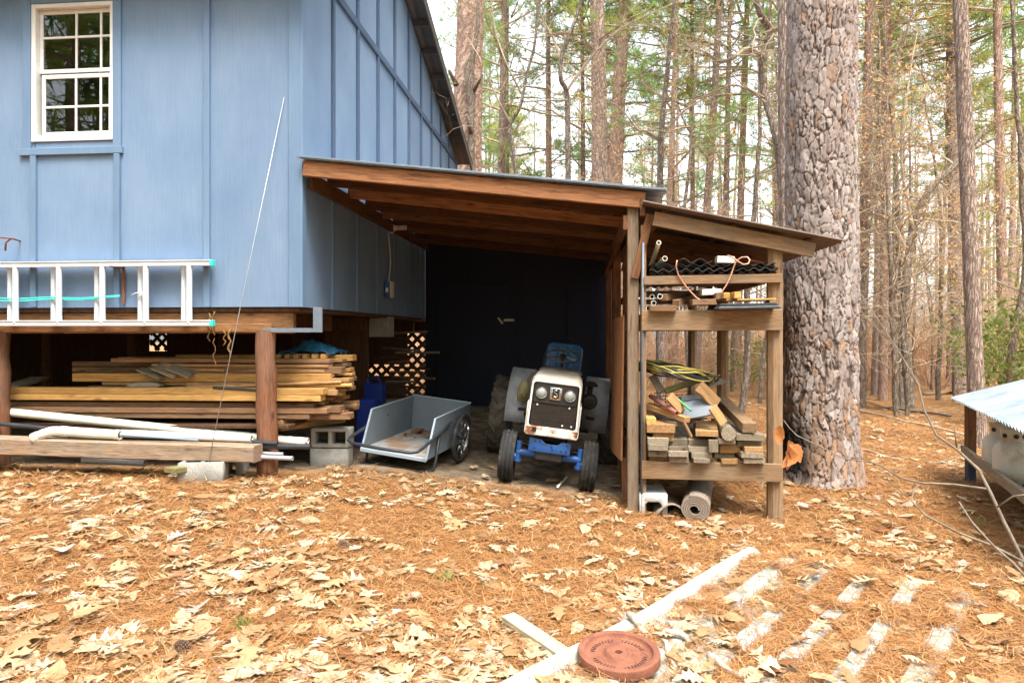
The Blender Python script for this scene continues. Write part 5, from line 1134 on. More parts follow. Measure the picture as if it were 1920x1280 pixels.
while k < 36:
    Y = rd.uniform(18, 50)**1.0; px = rd.uniform(790, 2050); b = groundpt(px, Y)
    if any((b-q).length < 1.6 for q in placed): continue
    placed.append(b); kd_ = rd.choice((0, 1, 1, 2)); pine(px, Y, rd.uniform(.08, .17), None, kd_, rd.choice((0, 1, 1, 3, 3, 4)), lab[kd_], 'pines of the woods behind the shed', b); k += 1
for k in range(22):          # the woods go on round the clearing behind the photographer
    a = R(rd.uniform(95, 265)); D = rd.uniform(9, 26); b = Vector((D*math.sin(a)*1.15, D*math.cos(a), 0)); b.z = gz(b.x, b.y)
    pine(0, 0, rd.uniform(.14, .28), None, rd.choice((0, 1)), rd.choice((1, 3, 4)), 'tall pine across the clearing from the house', 'pines across the clearing', b)
# bare understory trees
def bare(px, Y, v, label, pxtop=None, sc=1.0, group=None):
    b = groundpt(px, Y); dirv = (at(pxtop, 0, Y)-b) if pxtop is not None else Vector((random.gauss(0, .05), random.gauss(0, .03), 1)); t_, c_ = BARES[v]
    plant('bare_tree', label, b, dirv, [('trunk', t_, (sc,)*3), ('crown', c_, (sc,)*3)], group, spin=random.uniform(0, 360))
bl = [(1690, 16.5, 1, 'leafless dark tree on the open forest floor', 1720, 1.0), (1683, 14.5, 3, 'thin pale sapling beside the leafless dark tree', 1690, 1.2), (1390, 14, 0, 'slanting dark sapling seen through the rack', 1450, 1.1), (1900, 13, 0, 'leafless sapling behind the low shelter', 1890, 1.1), (1760, 19, 4, 'small oak with orange leaves past the big pine', None, 1.1), (1560, 15, 4, 'oak sapling with orange leaves behind the huge pine', None, 1.2)]
for px, Y, v, l, tp, sc in bl: bare(px, Y, v, l, tp, sc)
for k in range(30):
    v = rd.choice((0, 3, 2, 3, 4, 5, 0, 2)); Y = rd.uniform(14, 36); px = rd.uniform(850, 1960)
    bare(px, Y, v, 'small oak keeping its orange leaves among the pines' if v in (2, 4) else 'leafless understory tree with fine twigs among the pines', None, rd.uniform(.85, 1.35), 'orange-leaved saplings among the pines' if v in (2, 4) else 'leafless trees among the pines')
for k in range(14):
    bare(rd.uniform(1585, 1960) if k < 10 else rd.uniform(900, 1400), rd.uniform(17, 30), rd.choice((2, 4)), 'small oak keeping its orange leaves among the pines', None, rd.uniform(.7, 1.2), 'orange-leaved saplings among the pines')
# understory trees with their own limbs as the photograph shows
def limb_tree(label, Y, trunk, limbs, r0, seed, leaf=0, kids=4):
    rdd = random.Random(seed); pts = [at(x, y, Y+rdd.uniform(-.1, .1)) for x, y in trunk]; g = groundpt(trunk[0][0]+4, Y, -.3); pts = [g]+pts if pts[0].z > g.z+.2 else pts
    root = thing('bare_tree', label, 'tree', groundpt(trunk[0][0]+4, Y)); n = len(pts)
    def smooth(q):
        o = []
        for i in range(len(q)-1):
            p0, p1, p2, p3 = q[max(i-1, 0)], q[i], q[i+1], q[min(i+2, len(q)-1)]
            for t in np.linspace(0, 1, 6)[:-1]: t = float(t); o.append(.5*((2*p1)+(p2-p0)*t+(2*p0-5*p1+4*p2-p3)*t*t+(3*p1-p0-3*p2+p3)*t**3))
        return o+[q[-1]]
    sp = smooth(pts); tube('trunk', sp, [r0*(1-.55*i/(len(sp)-1)) for i in range(len(sp))], GREY_BARK, root, 9)
    out, tips = [], []
    for (r1, lp) in limbs:
        q = smooth([at(x, y, Y+.25*i*rdd.uniform(-1, 1)) for i, (x, y) in enumerate(lp)]); q[0] = at(*lp[0], Y); rr = [.75*r1*(1-.75*i/(len(q)-1)) for i in range(len(q))]; out.append((q, rr, 6))
        for i in range(3, len(q)-1, 2): a = rdd.uniform(0, 6.28); grow(q[i], (q[i+1]-q[i]).normalized()*.5+Vector((math.cos(a), math.sin(a)*.6, rdd.uniform(-.4, .7))), rdd.uniform(.7, 1.8), rr[i]*.6, 1, rdd, out, tips, .2, .02, kids)
    for i in range(len(sp)//3, len(sp), 3): a = rdd.uniform(0, 6.28); grow(sp[i], Vector((math.cos(a), math.sin(a), rdd.uniform(-.2, .6))), rdd.uniform(1., 2.2), r0*.3, 1, rdd, out, tips, .2, .02, kids)
    lV, lF = leaves_quads(tips, leaf, .032, np.random.default_rng(seed)); add('crown', two_mat_mesh('limbs', out, lV, lF, BARE_BARK, DRY_LEAF), None, root)
limb_tree('crooked leafless tree with a long level limb beside the huge pine', 12, [(1478, 520), (1466, 330), (1455, 250), (1433, 170), (1432, 105), (1444, 60), (1425, 25), (1400, -60)], [(.055, [(1432, 105), (1400, 92), (1375, 108), (1350, 116), (1322, 98), (1290, 85), (1255, 55)]), (.05, [(1440, 62), (1462, 52), (1480, 48), (1500, 40)]), (.03, [(1445, 200), (1380, 160), (1300, 190), (1240, 215)])], .095, 71, 60)
limb_tree('forked leafless tree above the lean-to roof', 14.5, [(1066, 420), (1065, 300), (1063, 180), (1052, 150), (1052, 110), (1066, 70), (1085, 20), (1100, -50)], [(.045, [(1052, 110), (1036, 70), (1012, 25), (990, -30)]), (.05, [(1064, 168), (1100, 118), (1150, 65), (1200, 35), (1280, 0)]), (.03, [(1064, 188), (1000, 190), (940, 196)])], .07, 72)
limb_tree('thin leafless tree with reaching twigs beside the reddish pine', 13.5, [(972, 400), (965, 300), (955, 240), (975, 200), (990, 130), (1003, 80), (1010, -20)], [(.03, [(958, 232), (930, 180), (900, 110), (868, 60)]), (.03, [(980, 180), (950, 120), (930, 60), (920, -10)])], .05, 73)
limb_tree('grey-barked oak above the corner of the lean-to roof', 13, [(1235, 420), (1238, 340), (1240, 250), (1250, 150), (1258, 70), (1270, -40)], [(.04, [(1240, 262), (1210, 246), (1195, 242), (1160, 200), (1128, 185)]), (.035, [(1242, 255), (1280, 210), (1330, 180), (1390, 150)]), (.03, [(1252, 190), (1200, 150), (1240, 130)])], .075, 74, 90)
limb_tree('leaning bare trunk with orange-leaved twigs on the forest floor', 16, [(1706, 752), (1697, 620), (1700, 520), (1712, 430), (1740, 360), (1790, 310), (1850, 240)], [(.05, [(1700, 470), (1660, 380), (1640, 300), (1600, 250)]), (.05, [(1712, 430), (1690, 300), (1700, 180), (1720, 60)])], .115, 75, 420)
# vine and dead stubs on the reddish pine
vn = thing('climbing_vine', 'thick dark vine climbing the reddish pine behind the house', 'vine', at(884, 330, 17.1)); tube('stem', [at(886, 420, 17.05), at(887, 330, 17.05), at(882, 240, 17.05), at(884, 180, 17.05), at(878, 130, 17.05), at(890, 90, 17.05), at(897, 40, 17.05), at(895, -30, 17.05)], [.09, .08, .08, .11, .12, .06, .05, .04], GREY_BARK, vn, 8)
for (x0, y0, x1, y1, r) in ((884, 255, 875, 215, .06), (856, 160, 842, 132, .07), (886, 175, 905, 140, .05)): tube('stub', [at(x0, y0, 17.05), at(x1, y1, 16.7)], [r, r*.6], GREY_BARK, vn, 7)
# shrubs
def shrub_mesh(seed, H, stems, leaf, m, size, stem_m):
    rdd = random.Random(seed); out, tips = [], []
    for i in range(stems): a = rdd.uniform(0, 6.28); grow(Vector((.25*math.cos(a)*rdd.random(), .25*math.sin(a)*rdd.random(), -.1)), Vector((math.cos(a)*.5, math.sin(a)*.5, 1)), H*rdd.uniform(.6, 1), .014, 1, rdd, out, tips, .14, .05, 5)
    lV, lF = leaves_quads(tips, leaf, size, np.random.default_rng(seed), .1); return two_mat_mesh('shrub', out, lV, lF, stem_m, m)
BRUSH = plain('reddish_brush_twigs', (.34, .20, .12), .9, 0, .1, c2=(.48, .33, .21), ns=4, amt=.7, var=.25, k=1.1)
SHR = [shrub_mesh(81, 2.2, 16, 160, DRY_LEAF, .05, BRUSH), shrub_mesh(82, 1.6, 18, 0, DRY_LEAF, .05, BRUSH), shrub_mesh(83, 2.6, 14, 1500, SHRUB_G, .06, BRUSH), shrub_mesh(84, 2.6, 14, 700, DRY_LEAF, .06, BRUSH)]
def shrub(px, Y, v, label, group=None, sc=1.0):
    b = groundpt(px, Y); o = add('shrub', SHR[v], None, None, T(b) @ RZ(random.uniform(0, 360)) @ Matrix.Scale(sc, 4)); tag(o, label, 'shrub', group)
shrub(1905, 14.5, 2, 'bright green evergreen shrub beyond the low shelter', None, 1.0); shrub(1860, 17, 2, 'loose green shrub behind the slender brown pine', None, .95); shrub(1960, 13, 2, 'dense green shrub behind the shelter roof', None, 1.0); shrub(1420, 19, 2, 'green shrub seen through the rack opening', None, .7)
for k in range(70):
    v = rd.choice((0, 1, 1, 3)); Y = rd.uniform(22, 44); px = rd.uniform(800, 1990); shrub(px, Y, v, 'reddish-brown leafless brush in the woods' if v == 1 else 'brushy shrub holding dry orange leaves in the woods', 'bare brush in the woods' if v == 1 else 'orange-leaved brush in the woods', rd.uniform(.8, 1.5))
# the woods beyond, one mass
rg = np.random.default_rng(91); tubes = []; C_ = []; cols = []
for i in range(130):
    Y = rg.uniform(50, 100); X = Y*rg.uniform(-.34, 1.05); H = rg.uniform(16, 30); z = gz(X, Y); l = rg.normal(0, .5); r = rg.uniform(.09, .2)
    tubes.append(([(X, Y, z-.2), (X+l*.4, Y, z+H*.5), (X+l, Y, z+H)], [r, r*.75, r*.15], 5))
    for k in range(18): u = rg.uniform(.28, 1); C_.append((X+l*u+rg.normal(0, 1.2*(1.2-u)), Y+rg.normal(0, 1.2*(1.2-u)), z+H*u))
V1, F1 = needles_np(np.array(C_), np.tile(np.array([[0, 0, .4]]), (len(C_), 1)), 16, .75, .07, rg)
ftr = two_mat_mesh('far_wood', tubes, V1, F1, PINE_BARK, NEEDLE_B); o = add('far_wood', ftr, None); tag(o, 'distant mass of pines closing off the woods', 'woods', kind='stuff')
tubes = []; C_ = []
for i in range(170):
    a = R(rg.uniform(84, 272)); D = rg.uniform(24, 48); X, Y = D*math.sin(a), D*math.cos(a); H = rg.uniform(14, 26); z = gz(X, Y); r = rg.uniform(.1, .2)
    tubes.append(([(X, Y, z-.2), (X, Y, z+H)], [r, r*.2], 5))
    for k in range(42): u = rg.uniform(.06, 1)**.8; C_.append((X+rg.normal(0, 1.5*(1.15-u)+.3), Y+rg.normal(0, 1.5*(1.15-u)+.3), z+H*u))
V1, F1 = needles_np(np.array(C_), np.tile(np.array([[0, 0, .3]]), (len(C_), 1)), 12, 1.1, .16, rg)
o = add('woods_across', two_mat_mesh('woods_across', tubes, V1, F1, PINE_BARK, NEEDLE_B), None); tag(o, 'dense pine woods across the clearing, facing the house', 'woods', kind='stuff')
n = 6500; Y = rg.uniform(24, 95, n); X = Y*rg.uniform(-.33, 1.05, n); z = np.array([gz(a, b_) for a, b_ in zip(X, Y)]); H = rg.uniform(.4, 2.0, n)*(1+.006*Y); lx_ = rg.normal(0, .35, n)*H; w_ = .008+.00045*Y
V1 = np.stack([np.stack([X-w_, Y, z-.05], 1), np.stack([X+w_, Y, z-.05], 1), np.stack([X+lx_*.5+w_*.6, Y, z+H*.6], 1), np.stack([X+lx_*.5-w_*.6, Y, z+H*.6], 1), np.stack([X+lx_+w_*.2, Y+.1, z+H], 1), np.stack([X+lx_-w_*.2, Y+.1, z+H], 1)], 1).reshape(-1, 3)
bse = np.arange(n)*6; Fq = np.concatenate([np.stack([bse, bse+1, bse+2, bse+3], 1), np.stack([bse+3, bse+2, bse+4, bse+5], 1)])
o = add('undergrowth', big_mesh('undergrowth', V1, Fq), BRUSH); tag(o, 'thicket of thin brown undergrowth between the far trunks', 'undergrowth', kind='stuff')

# ------------------------------------------------------------------ foreground: fibreglass sheet, weight plate, board, sticks
SA = atg(1405, 1032, .04); SB = atg(945, 1292, .04); su = (SB-SA); su.z = 0; SL = su.length+.25; su.normalize(); sv_ = Vector((-su.y, su.x, 0)); sv_ = sv_ if sv_.x > 0 else -sv_
SW_ = 1.36; SPER = .25; SZ = (SA.z+SB.z)/2
SM = Matrix((su, sv_, Vector((0, 0, 1)))).transposed().to_4x4()
if SM.to_3x3().determinant() < 0: pass
SM.translation = Vector((SA.x, SA.y, 0))
nu_, nv_ = 20, 130; V = []
for s in (0, 1):
    for i in range(nu_+1):
        for j in range(nv_+1):
            u = SL*i/nu_; v = SW_*j/nv_; ph = (v/SPER) % 1; x = SA.x+su.x*u+sv_.x*v; y = SA.y+su.y*u+sv_.y*v
            rib = .042*max(0, min(1, (.24-abs(ph-.2))/.08)) if v > .13 else 0; V.append((x, y, gz(x, y)+.022+rib+.01*math.sin(u*3+v*2)+s*.004+.045*math.exp(-(v/.075)**4)))
Q = (nu_+1)*(nv_+1); f = []
for i in range(nu_):
    for j in range(nv_): a = i*(nv_+1)+j; b_ = a+nv_+1; f += [(a, a+1, b_+1, b_), (a+Q, b_+Q, b_+1+Q, a+1+Q)]
for i in range(nu_): a = i*(nv_+1); f.append((a, a+nv_+1, a+nv_+1+Q, a+Q)); a += nv_; f.append((a, a+Q, a+nv_+1+Q, a+nv_+1))
for j in range(nv_): f.append((j, j+Q, j+1+Q, j+1)); a = nu_*(nv_+1)+j; f.append((a, a+1, a+1+Q, a+Q))
me = mesh('sheet', V, f, True); bm = bmesh.new(); bm.from_mesh(me); bmesh.ops.recalc_face_normals(bm, faces=bm.faces); bm.to_mesh(me); bm.free(); sharp(me)
tag(add('fibreglass_sheet', me, FIBRE), 'whitish ribbed fibreglass sheet half buried in pine straw', 'roofing sheet')
def sheet_uv(x, y): d = Vector((x-SA.x, y-SA.y, 0)); return d.dot(su), d.dot(sv_)
def on_sheet(x, y): u, v = sheet_uv(x, y); return 0 < u < SL and 0 < v < SW_
def surf(x, y):
    u, v = sheet_uv(x, y)
    if 0 < u < SL and 0 < v < SW_: ph = (v/SPER) % 1; return gz(x, y)+.028+(.042*max(0, min(1, (.24-abs(ph-.2))/.08)) if v > .13 else 0)+.01*math.sin(u*3+v*2)+.045*math.exp(-(v/.075)**4)
    return gh(x, y)
wp = atg(1160, 1232, .09); pz = gz(wp.x, wp.y)+.080
wpl = thing('weight_plate', 'rusty red iron weight plate lying on the fibreglass sheet', 'weight plate', (wp.x, wp.y, pz)); PR = .192; PM = T(wp.x, wp.y, pz) @ RX(3)
add('disc', lathe_me([(.018, .010), (.018, .038), (.062, .038), (.068, .030), (.080, .026), (.148, .026), (.156, .032), (.160, .046), (PR-.010, .050), (PR-.002, .046), (PR, .04), (PR, .006), (PR-.006, .0), (.018, .0)], 64, True), RUST, wpl, PM)
DKRUST = plain('dark_raised_rust', (.11, .042, .028), .85)
rdd = random.Random(12)
for k in range(46):
    a = 2*math.pi*k/46
    if k % 23 in (0, 1, 2, 11, 12): continue
    q = PM @ RZ(math.degrees(a)) @ T(.122, 0, .0275) @ RZ(rdd.uniform(-20, 20)); add('raised_mark', cbox(rdd.uniform(.012, .024), rdd.uniform(.004, .008), .006, .001), DKRUST, wpl, q)
add('hub_ring', lathe_me([(.045, .038), (.050, .042), (.056, .042), (.060, .038)], 32), RUST, wpl, PM)
bA = atg(952, 1165, .03); bB = atg(1085, 1248, .03); tag(board('timber_offcut', Vector((bA.x, bA.y, gh(bA.x, bA.y)+.04)), Vector((bB.x, bB.y, gh(bB.x, bB.y)+.015)), .085, .075, wood('pale_grey_wood', (.55, .48, .33), (.30, .26, .16), grey=(.44, .42, .33), gamt=.6)), 'pale square timber offcut poking out from under the sheet', 'timber')
def stick(lab, a, b_, r, m, name='stick', wob=.01, lift=.01):
    pa, pb = atg(*a, .03), atg(*b_, .03); n = 7; pts = []
    for i in range(n+1):
        q = pa.lerp(pb, i/n); q.z = surf(q.x, q.y)+r*.9+lift; q += Vector((random.uniform(-wob, wob), random.uniform(-wob, wob), random.uniform(0, wob*.5))); pts.append(q)
    return tag(tube(name, pts, [r*(1+.12*math.sin(i*2.1)) for i in range(n+1)], m, None, 8), lab, 'stick')
stick('knobbly pale stick touching the weight plate', (1182, 1172), (1222, 1203), .017, PALE_STICK); stick('pale lichen-covered stick on the sheet beyond the weight plate', (1232, 1206), (1306, 1213), .016, PALE_STICK)
stick('thin pale stick lying close beside the weight plate', (1243, 1222), (1266, 1262), .011, PALE_STICK); stick('thick pale stick at the near edge of the sheet', (1330, 1256), (1400, 1285), .018, PALE_STICK)
stick('dark twig lying over the leaves before the house', (40, 1300), (138, 1165), .008, TWIG); stick('thin dark twig through the pine cone on the sheet', (1480, 1077), (1570, 1082), .004, TWIG, wob=.004)
stick('splintered pale wood sliver in front of the tractor', (1045, 912), (1062, 892), .013, PVC, wob=.002)
for k, (a, b_, r) in enumerate((((1594, 765), (1810, 815), .018), ((1660, 765), (1785, 780), .03), ((1600, 745), (1700, 775), .015), ((1730, 740), (1800, 735), .035), ((1590, 835), (1690, 860), .012), ((1740, 868), (1800, 860), .012))):
    stick('fallen branch lying on the forest floor past the big pine', a, b_, r, TWIG if k % 2 else BARE_BARK, 'fallen_branch', .03)['group'] = 'fallen branches past the big pine'
def cone_mesh():
    v, f = [], []
    for k in range(90):
        u = k/90; a = k*2.4; r = .030*math.sin(math.pi*(.12+.80*u))**.8; z = .075*u; o = len(v); d = Vector((math.cos(a), math.sin(a), .25)); s = Vector((-math.sin(a), math.cos(a), 0)); c = Vector((0, 0, z))
        v += [c+d*r*.5-s*.005, c+d*r*.5+s*.005, c+d*r*1.15+s*.006+Vector((0, 0, .004)), c+d*r*1.15-s*.006+Vector((0, 0, .004)), c+d*r*1.12+Vector((0, 0, -.004))]; f += [(o, o+1, o+2, o+3), (o+3, o+2, o+4), (o, o+3, o+4), (o+1, o+4, o+2)]
    return mesh('cone', v, f)
CM_ = cone_mesh()
for (px, py, l, sc) in ((1520, 1080, 'brown pine cone resting on the fibreglass sheet', 1.15), (645, 1025, 'small pine cone among leaves in front of the cart', 1.0), (342, 1222, 'pine cone buried in leaves before the house', 1.0), (1885, 980, 'pine cone under the foreground branch', 1.0)):
    q = atg(px, py, .02); tag(add('pine_cone', CM_, CONE_M, None, T(q.x, q.y, surf(q.x, q.y)+.03) @ RZ(px) @ RX(70) @ Matrix.Scale(sc, 4) @ T(0, 0, -.037)), l, 'pine cone')
# crumpled clear film
q = atg(1395, 1218, .04); fv, ff = [], []; nn = 22
for j in range(nn+1):
    for i in range(nn+1):
        x, y = (i/nn-.5)*.26, (j/nn-.5)*.13; fv.append((x+.03*noise.noise(Vector((x*9, y*9, 2))), y, surf(q.x+x, q.y+y)+.012+.03*abs(noise.noise(Vector((x*14, y*14, 8))))))
for j in range(nn):
    for i in range(nn): a = j*(nn+1)+i; ff.append((a, a+1, a+nn+2, a+nn+1))
tag(add('plastic_film', mesh('film', fv, ff), PLASTIC_BAG, None, T(q.x, q.y, 0)), 'crumpled clear plastic film on the fibreglass sheet', 'plastic film')
stick('grey looped cord on the fibreglass sheet', (1305, 1205), (1380, 1225), .005, CONDUIT, 'cord', .03)

# ------------------------------------------------------------------ leaf litter
OAK = [[(0, .010), (.12, .012), (.20, .05), (.24, .20), (.25, .38), (.32, .30), (.36, .08), (.44, .06), (.50, .22), (.54, .50), (.62, .36), (.66, .08), (.74, .07), (.80, .24), (.86, .30), (.90, .06), (1, .004)],
       [(0, .010), (.10, .014), (.18, .10), (.22, .28), (.29, .24), (.33, .07), (.40, .08), (.46, .30), (.49, .42), (.56, .26), (.60, .08), (.67, .10), (.72, .30), (.78, .28), (.83, .08), (.92, .10), (1, .01)],
       [(0, .01), (.06, .02), (.15, .08), (.25, .18), (.31, .10), (.38, .14), (.45, .30), (.50, .16), (.56, .15), (.64, .34), (.70, .18), (.76, .14), (.83, .28), (.88, .14), (.93, .09), (.98, .06), (1, .004)],
       [(0, .01), (.05, .06), (.13, .12), (.2, .18), (.28, .22), (.36, .245), (.44, .26), (.52, .26), (.6, .25), (.67, .23), (.74, .20), (.8, .17), (.86, .13), (.91, .09), (.95, .06), (.98, .03), (1, .004)]]
def leaf_geo(rg, kind, cols=5):
    o = np.array(OAK[kind]); t, wl = o[:, 0], o[:, 1]; n = len(t); cs = np.linspace(-1, 1, cols); wr = np.roll(wl, 1); wr[0] = wl[0]; wr[-1] = wl[-1]
    asym = rg.uniform(.85, 1.15, n); curl = rg.normal(.10, .42); bend = rg.normal(.05, .15); tw = rg.normal(0, .3); wav = rg.uniform(.0, .05); ph = rg.uniform(0, 6); sk = rg.normal(0, .10)
    V = []
    for i in range(n):
        for c in cs:
            wdt = (wl[i]*asym[i] if c > 0 else wl[i]*(2-asym[i])); y = c*wdt; x = t[i]+(-.10*abs(c) if .1 < t[i] < .95 else 0)*wdt/.4
            z = curl*y*y*1.6+bend*(math.sin(t[i]*3.1)-.5)*.6+wav*math.sin(t[i]*11+ph+c*2)*abs(c)+tw*(t[i]-.5)*y*.6; V.append((x-.5, y+sk*math.sin(t[i]*3), z))
    F_ = [(i*cols+k, i*cols+k+1, (i+1)*cols+k+1, (i+1)*cols+k) for i in range(n-1) for k in range(cols-1)]
    V = np.array(V); V[:, 2] -= np.percentile(V[:, 2], 25); return V, np.array(F_)
LEAF_COL = .80*np.array([(.50, .375, .225), (.56, .45, .30), (.43, .285, .145), (.53, .41, .26), (.37, .22, .105), (.47, .33, .18), (.24, .105, .042), (.46, .38, .30), (.62, .53, .39), (.30, .16, .075)])
LP_ = np.array([.15, .13, .16, .12, .13, .13, .05, .05, .04, .07])
def clump(x, y, s=1.1, k=0.0): return noise.noise(Vector((x*s, y*s, 4.2+k)))*.6+noise.noise(Vector((x*s*2.6, y*s*2.6, 9.1+k)))*.4
rg = np.random.default_rng(123); cand = []
while len(cand) < 7400:
    D = 1.9+16*rg.random()**2.1; a = R(rg.uniform(-50, 48)); x = D*math.sin(a)-D*sY*0; y = D*math.cos(a)
    if x < XS+.1 and y > 6.3: continue
    if XS-.1 < x < .5 and y > 6.55+.25*noise.noise(Vector((x*2, y*2, 0))) and rg.random() > .12*(y < 8): continue
    if (Vector((x, y, 0))-Vector((BT.x, 7.9, 0))).length < .5: continue
    c = clump(x, y); dens = .38+1.3*c+.28*sm(4.6, 3.0, D)+.22*sm(1.0, -1.5, x)
    if on_sheet(x, y): dens = dens*.6-.12 if sheet_uv(x, y)[1] > .1 else -1
    if (x-wp.x)**2+(y-wp.y)**2 < .07: continue
    if rg.random() < (max(.05, dens) if dens > -1 else 0): cand.append((x, y))
cand.sort(key=lambda p: p[0]**2+p[1]**2)
SHARED = [leaf_geo(rg, int(rg.choice([0, 1, 1, 2, 2, 3])), 5) for _ in range(40)]
LM = []
for V0, F0 in SHARED:
    me = big_mesh('leaf', V0, F0, None, True); me.materials.append(None); me.materials.clear(); LM.append(me)
def leafcol(): return LEAF_COL[rg.choice(len(LEAF_COL), p=LP_/LP_.sum())]*rg.uniform(.82, 1.12)
# the three hundred that show largest are parts of the ground, the rest one mass
inview = [p for p in cand if abs((p[0]*cY+p[1]*sY)/max(.1, p[1]*cY-p[0]*sY)) < .76 and (p[1]*cY-p[0]*sY) > 2.5]
near = set(inview[:300]); variants = {}
LCOLM = []
for ci, c in enumerate(LEAF_COL):
    LCOLM.append(foliage('dry_leaf_%d' % ci, tuple(c*.9), tuple(np.minimum(1, c*1.08)), .18, 9))
mi_cache = {}
VV, FF, CC = [], [], []; off = 0
def leaf_M(x, y, sc, lift): return T(x, y, surf(x, y)+lift) @ RZ(rg.uniform(0, 360)) @ Matrix.Rotation(rg.normal(0, .11), 4, 'X') @ Matrix.Rotation(rg.normal(0, .11), 4, 'Y') @ (RX(180) if rg.random() < .35 else Matrix()) @ Matrix.Scale(sc, 4)
for p in cand:
    k = int(rg.integers(0, len(SHARED))); sc = float(np.clip(rg.normal(.134, .04), .04, .22)); M = leaf_M(p[0], p[1], sc, .016+rg.uniform(0, .024))
    if p in near:
        ci = int(rg.choice(len(LEAF_COL), p=LP_/LP_.sum())); key = (k, ci)
        if key not in mi_cache: me = LM[k].copy(); me.materials.append(LCOLM[ci]); mi_cache[key] = me
        add('fallen_leaf', mi_cache[key], None, ground, M)
    else:
        V0, F0 = SHARED[k]; m3 = np.array(M); VV.append(V0 @ m3[:3, :3].T+m3[:3, 3]); FF.append(F0+off); off += len(V0); CC.append(np.tile(leafcol(), (len(V0), 1)))
# a few leaves in the cart
for k in range(26):
    x, y = rg.uniform(-.28, .3), rg.uniform(.1, .5); M = CM @ T(x, y, FZ+.012+.05*rg.random()) @ RZ(rg.uniform(0, 360)) @ Matrix.Rotation(rg.normal(0, .3), 4, 'X') @ Matrix.Scale(rg.uniform(.06, .12), 4); V0, F0 = SHARED[int(rg.integers(0, 40))]; m3 = np.array(M); VV.append(V0 @ m3[:3, :3].T+m3[:3, 3]); FF.append(F0+off); off += len(V0); CC.append(np.tile(LEAF_COL[6]*rg.uniform(.6, 1.5), (len(V0), 1)))
o = add('leaf_litter', big_mesh('leaf_litter', np.concatenate(VV), np.concatenate(FF), np.concatenate(CC), True), LEAFM, ground); o['kind'] = 'stuff'
# pine straw
n = 280000; D = 1.9+14*rg.random(n)**1.9; a = np.radians(rg.uniform(-50, 48, n)); X = D*np.sin(a); Y = D*np.cos(a)
ue, ve = rg.uniform(0, SL, 45000), rg.uniform(.09, SW_, 45000); X = np.concatenate([X, SA.x+su.x*ue+sv_.x*ve]); Y = np.concatenate([Y, SA.y+su.y*ue+sv_.y*ve]); D = np.hypot(X, Y)
keep = ~((X < XS+.1) & (Y > 6.35)) & ~((X > XS-.1) & (X < .45) & (Y > 6.75)); X, Y, D = X[keep], Y[keep], D[keep]
ss = np.zeros(len(X), bool); Z = np.zeros(len(X)); kp = np.ones(len(X), bool)
for i in range(len(X)):
    x, y = float(X[i]), float(Y[i]); Z[i] = surf(x, y)
    if on_sheet(x, y):
        u, v = sheet_uv(x, y); ph = (v/SPER) % 1; rib = abs(ph-.2) < .2 and v > .13
        kp[i] = rg.random() < (.04 if v < .085 else ((.07 if clump(x, y, 2.6, 3) < .16 else .9) if rib else ((.5 if clump(x, y, 2.6, 3) < -.22 else 1.0) if v > .5 else (.22 if clump(x, y, 2.6, 3) < .05 else .9))))
kp &= (np.hypot(X-wp.x, Y-wp.y) > PR+.02) | (rg.random(len(X)) < .03)
X, Y, D, Z = X[kp], Y[kp], D[kp], Z[kp]; n = len(X)
L = rg.uniform(.06, .17, n); th = rg.uniform(0, 2*np.pi, n); wdt = np.maximum(.0022, D*.00062)*rg.uniform(.7, 1.25, n); lift = np.where(rg.random(n) < .14, rg.uniform(.03, .055, n), rg.uniform(.004, .03, n)); tilt = rg.normal(0, .16, n); bendv = rg.normal(0, .022, n)
dx, dy = np.cos(th), np.sin(th); px_, py_ = -dy, dx
def pt(s, sd):
    return np.stack([X+dx*L*s+px_*(bendv*(1-4*s*s)+sd*wdt/2), Y+dy*L*s+py_*(bendv*(1-4*s*s)+sd*wdt/2), Z+lift+tilt*L*s+.004*(1-4*s*s)], 1)
V = np.stack([pt(-.5, -1), pt(-.5, 1), pt(0, 1), pt(0, -1), pt(.5, 1), pt(.5, -1)], 1).reshape(-1, 3); b6 = np.arange(n)*6
Fq = np.concatenate([np.stack([b6, b6+1, b6+2, b6+3], 1), np.stack([b6+3, b6+2, b6+4, b6+5], 1)])
NC = .73*np.array([(.46, .205, .068), (.55, .29, .11), (.38, .155, .05), (.60, .39, .20), (.18, .075, .03)]); cc = NC[rg.choice(5, n, p=[.3, .28, .2, .12, .1])]*rg.uniform(.8, 1.2, (n, 1))
o = add('pine_straw', big_mesh('pine_straw', V, Fq, np.repeat(cc, 6, 0)), NEEDLEM, ground); o['kind'] = 'stuff'
# grass tufts
GR = foliage('grass_blades', (.20, .26, .06), (.34, .36, .12), .3)
for (px, py, l) in ((455, 1185, 'small tuft of fresh green grass among leaves'), (840, 1095, 'yellowing grass tuft beside a brown upright leaf'), (1838, 985, 'tiny green sprig below the foreground branch')):
    q = atg(px, py); c = np.tile(np.array([[q.x, q.y, gh(q.x, q.y)+.01]]), (3, 1))+rg.normal(0, .012, (3, 3))*np.array([1, 1, 0]); V1, F1 = needles_np(c, np.tile(np.array([[0, 0, 1.]]), (3, 1)), 26, .085, .004, rg, .55, 0); tag(add('grass_tuft', big_mesh('grass', V1, F1), GR), l, 'grass')

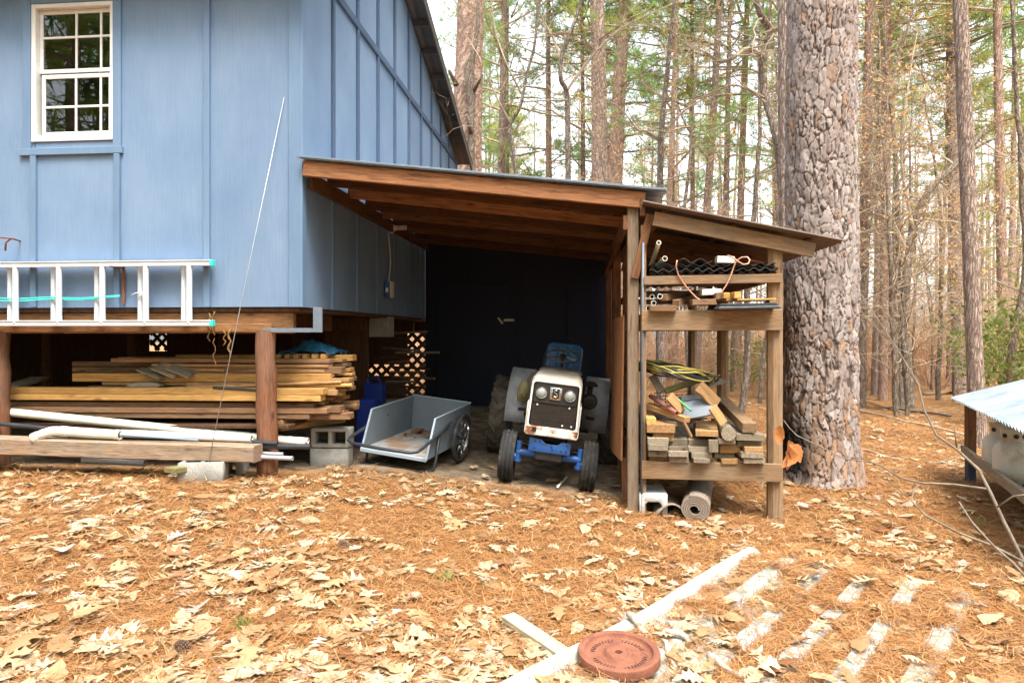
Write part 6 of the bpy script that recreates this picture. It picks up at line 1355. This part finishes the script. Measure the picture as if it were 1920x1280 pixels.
# ------------------------------------------------------------------ foreground branch
DB = 2.75
fb = thing('foreground_branch', 'thin bare branch with a few dead leaves reaching out over the forest floor', 'branch', at(1911, 1035, DB))
def fbp(l, Ya, Yb): return [at(x, y, Ya+(Yb-Ya)*i/(len(l)-1)) for i, (x, y) in enumerate(l)]
main = [(1960, 1130), (1911, 1035), (1882, 977), (1857, 923), (1835, 880), (1794, 842), (1756, 816), (1733, 769), (1722, 722), (1691, 668), (1646, 600), (1610, 545)]
tube('stem', fbp(main, DB, DB+.5), [.0075, .0072, .007, .0066, .006, .0052, .0045, .004, .0036, .003, .0024, .0016], TWIG, fb, 8)
tube('twig', fbp([(1850, 916), (1790, 908), (1727, 905), (1688, 895), (1650, 872), (1616, 859), (1606, 842), (1603, 826)], DB+.2, DB+.35), [.005, .0048, .0045, .004, .0035, .003, .0025, .002], TWIG, fb, 6)
tube('twig', fbp([(1632, 866), (1584, 860), (1540, 838), (1494, 816), (1480, 802), (1469, 787)], DB+.32, DB+.4), [.003, .003, .0028, .0026, .0024, .002], TWIG, fb, 6)
tube('twig', fbp([(1918, 1052), (1860, 1022), (1799, 999), (1735, 966), (1709, 938), (1715, 913)], DB, DB+.25), [.005, .0048, .0045, .004, .003, .002], TWIG, fb, 6); tube('twig', fbp([(1794, 842), (1791, 815), (1790, 798)], DB+.25, DB+.25), [.004, .003, .002], TWIG, fb, 5)
tube('twig', fbp([(1798, 940), (1822, 978), (1862, 1022), (1900, 1055), (1940, 1100)], DB-.4, DB-.6), [.002, .003, .0036, .004, .004], TWIG, fb, 7); tube('twig', fbp([(1870, 950), (1900, 930), (1940, 925)], DB, DB-.1), [.004, .0035, .003], TWIG, fb, 5); tube('twig', fbp([(1727, 905), (1700, 930), (1665, 900), (1660, 885)], DB+.28, DB+.3), [.003, .0025, .002, .0015], TWIG, fb, 5)
DL = foliage('dead_branch_leaf', (.34, .125, .04), (.46, .20, .075), .3, 14)
for (x, y, ang, l) in ((1461, 815, -95, .075), (1482, 845, -75, .085), (1472, 855, -110, .09), (1490, 850, -60, .085), (1478, 862, -95, .08)):
    V0, F0 = leaf_geo(rg, 3, 5); V0[:, 2] += .25*np.abs(V0[:, 1]); me = big_mesh('dl', V0, F0, None, True); add('dead_leaf', me, DL, fb, T(at(x, y, DB+.4)) @ RX(90) @ RZ(ang) @ RX(random.uniform(-40, 40)) @ Matrix.Scale(l*1.15, 4))
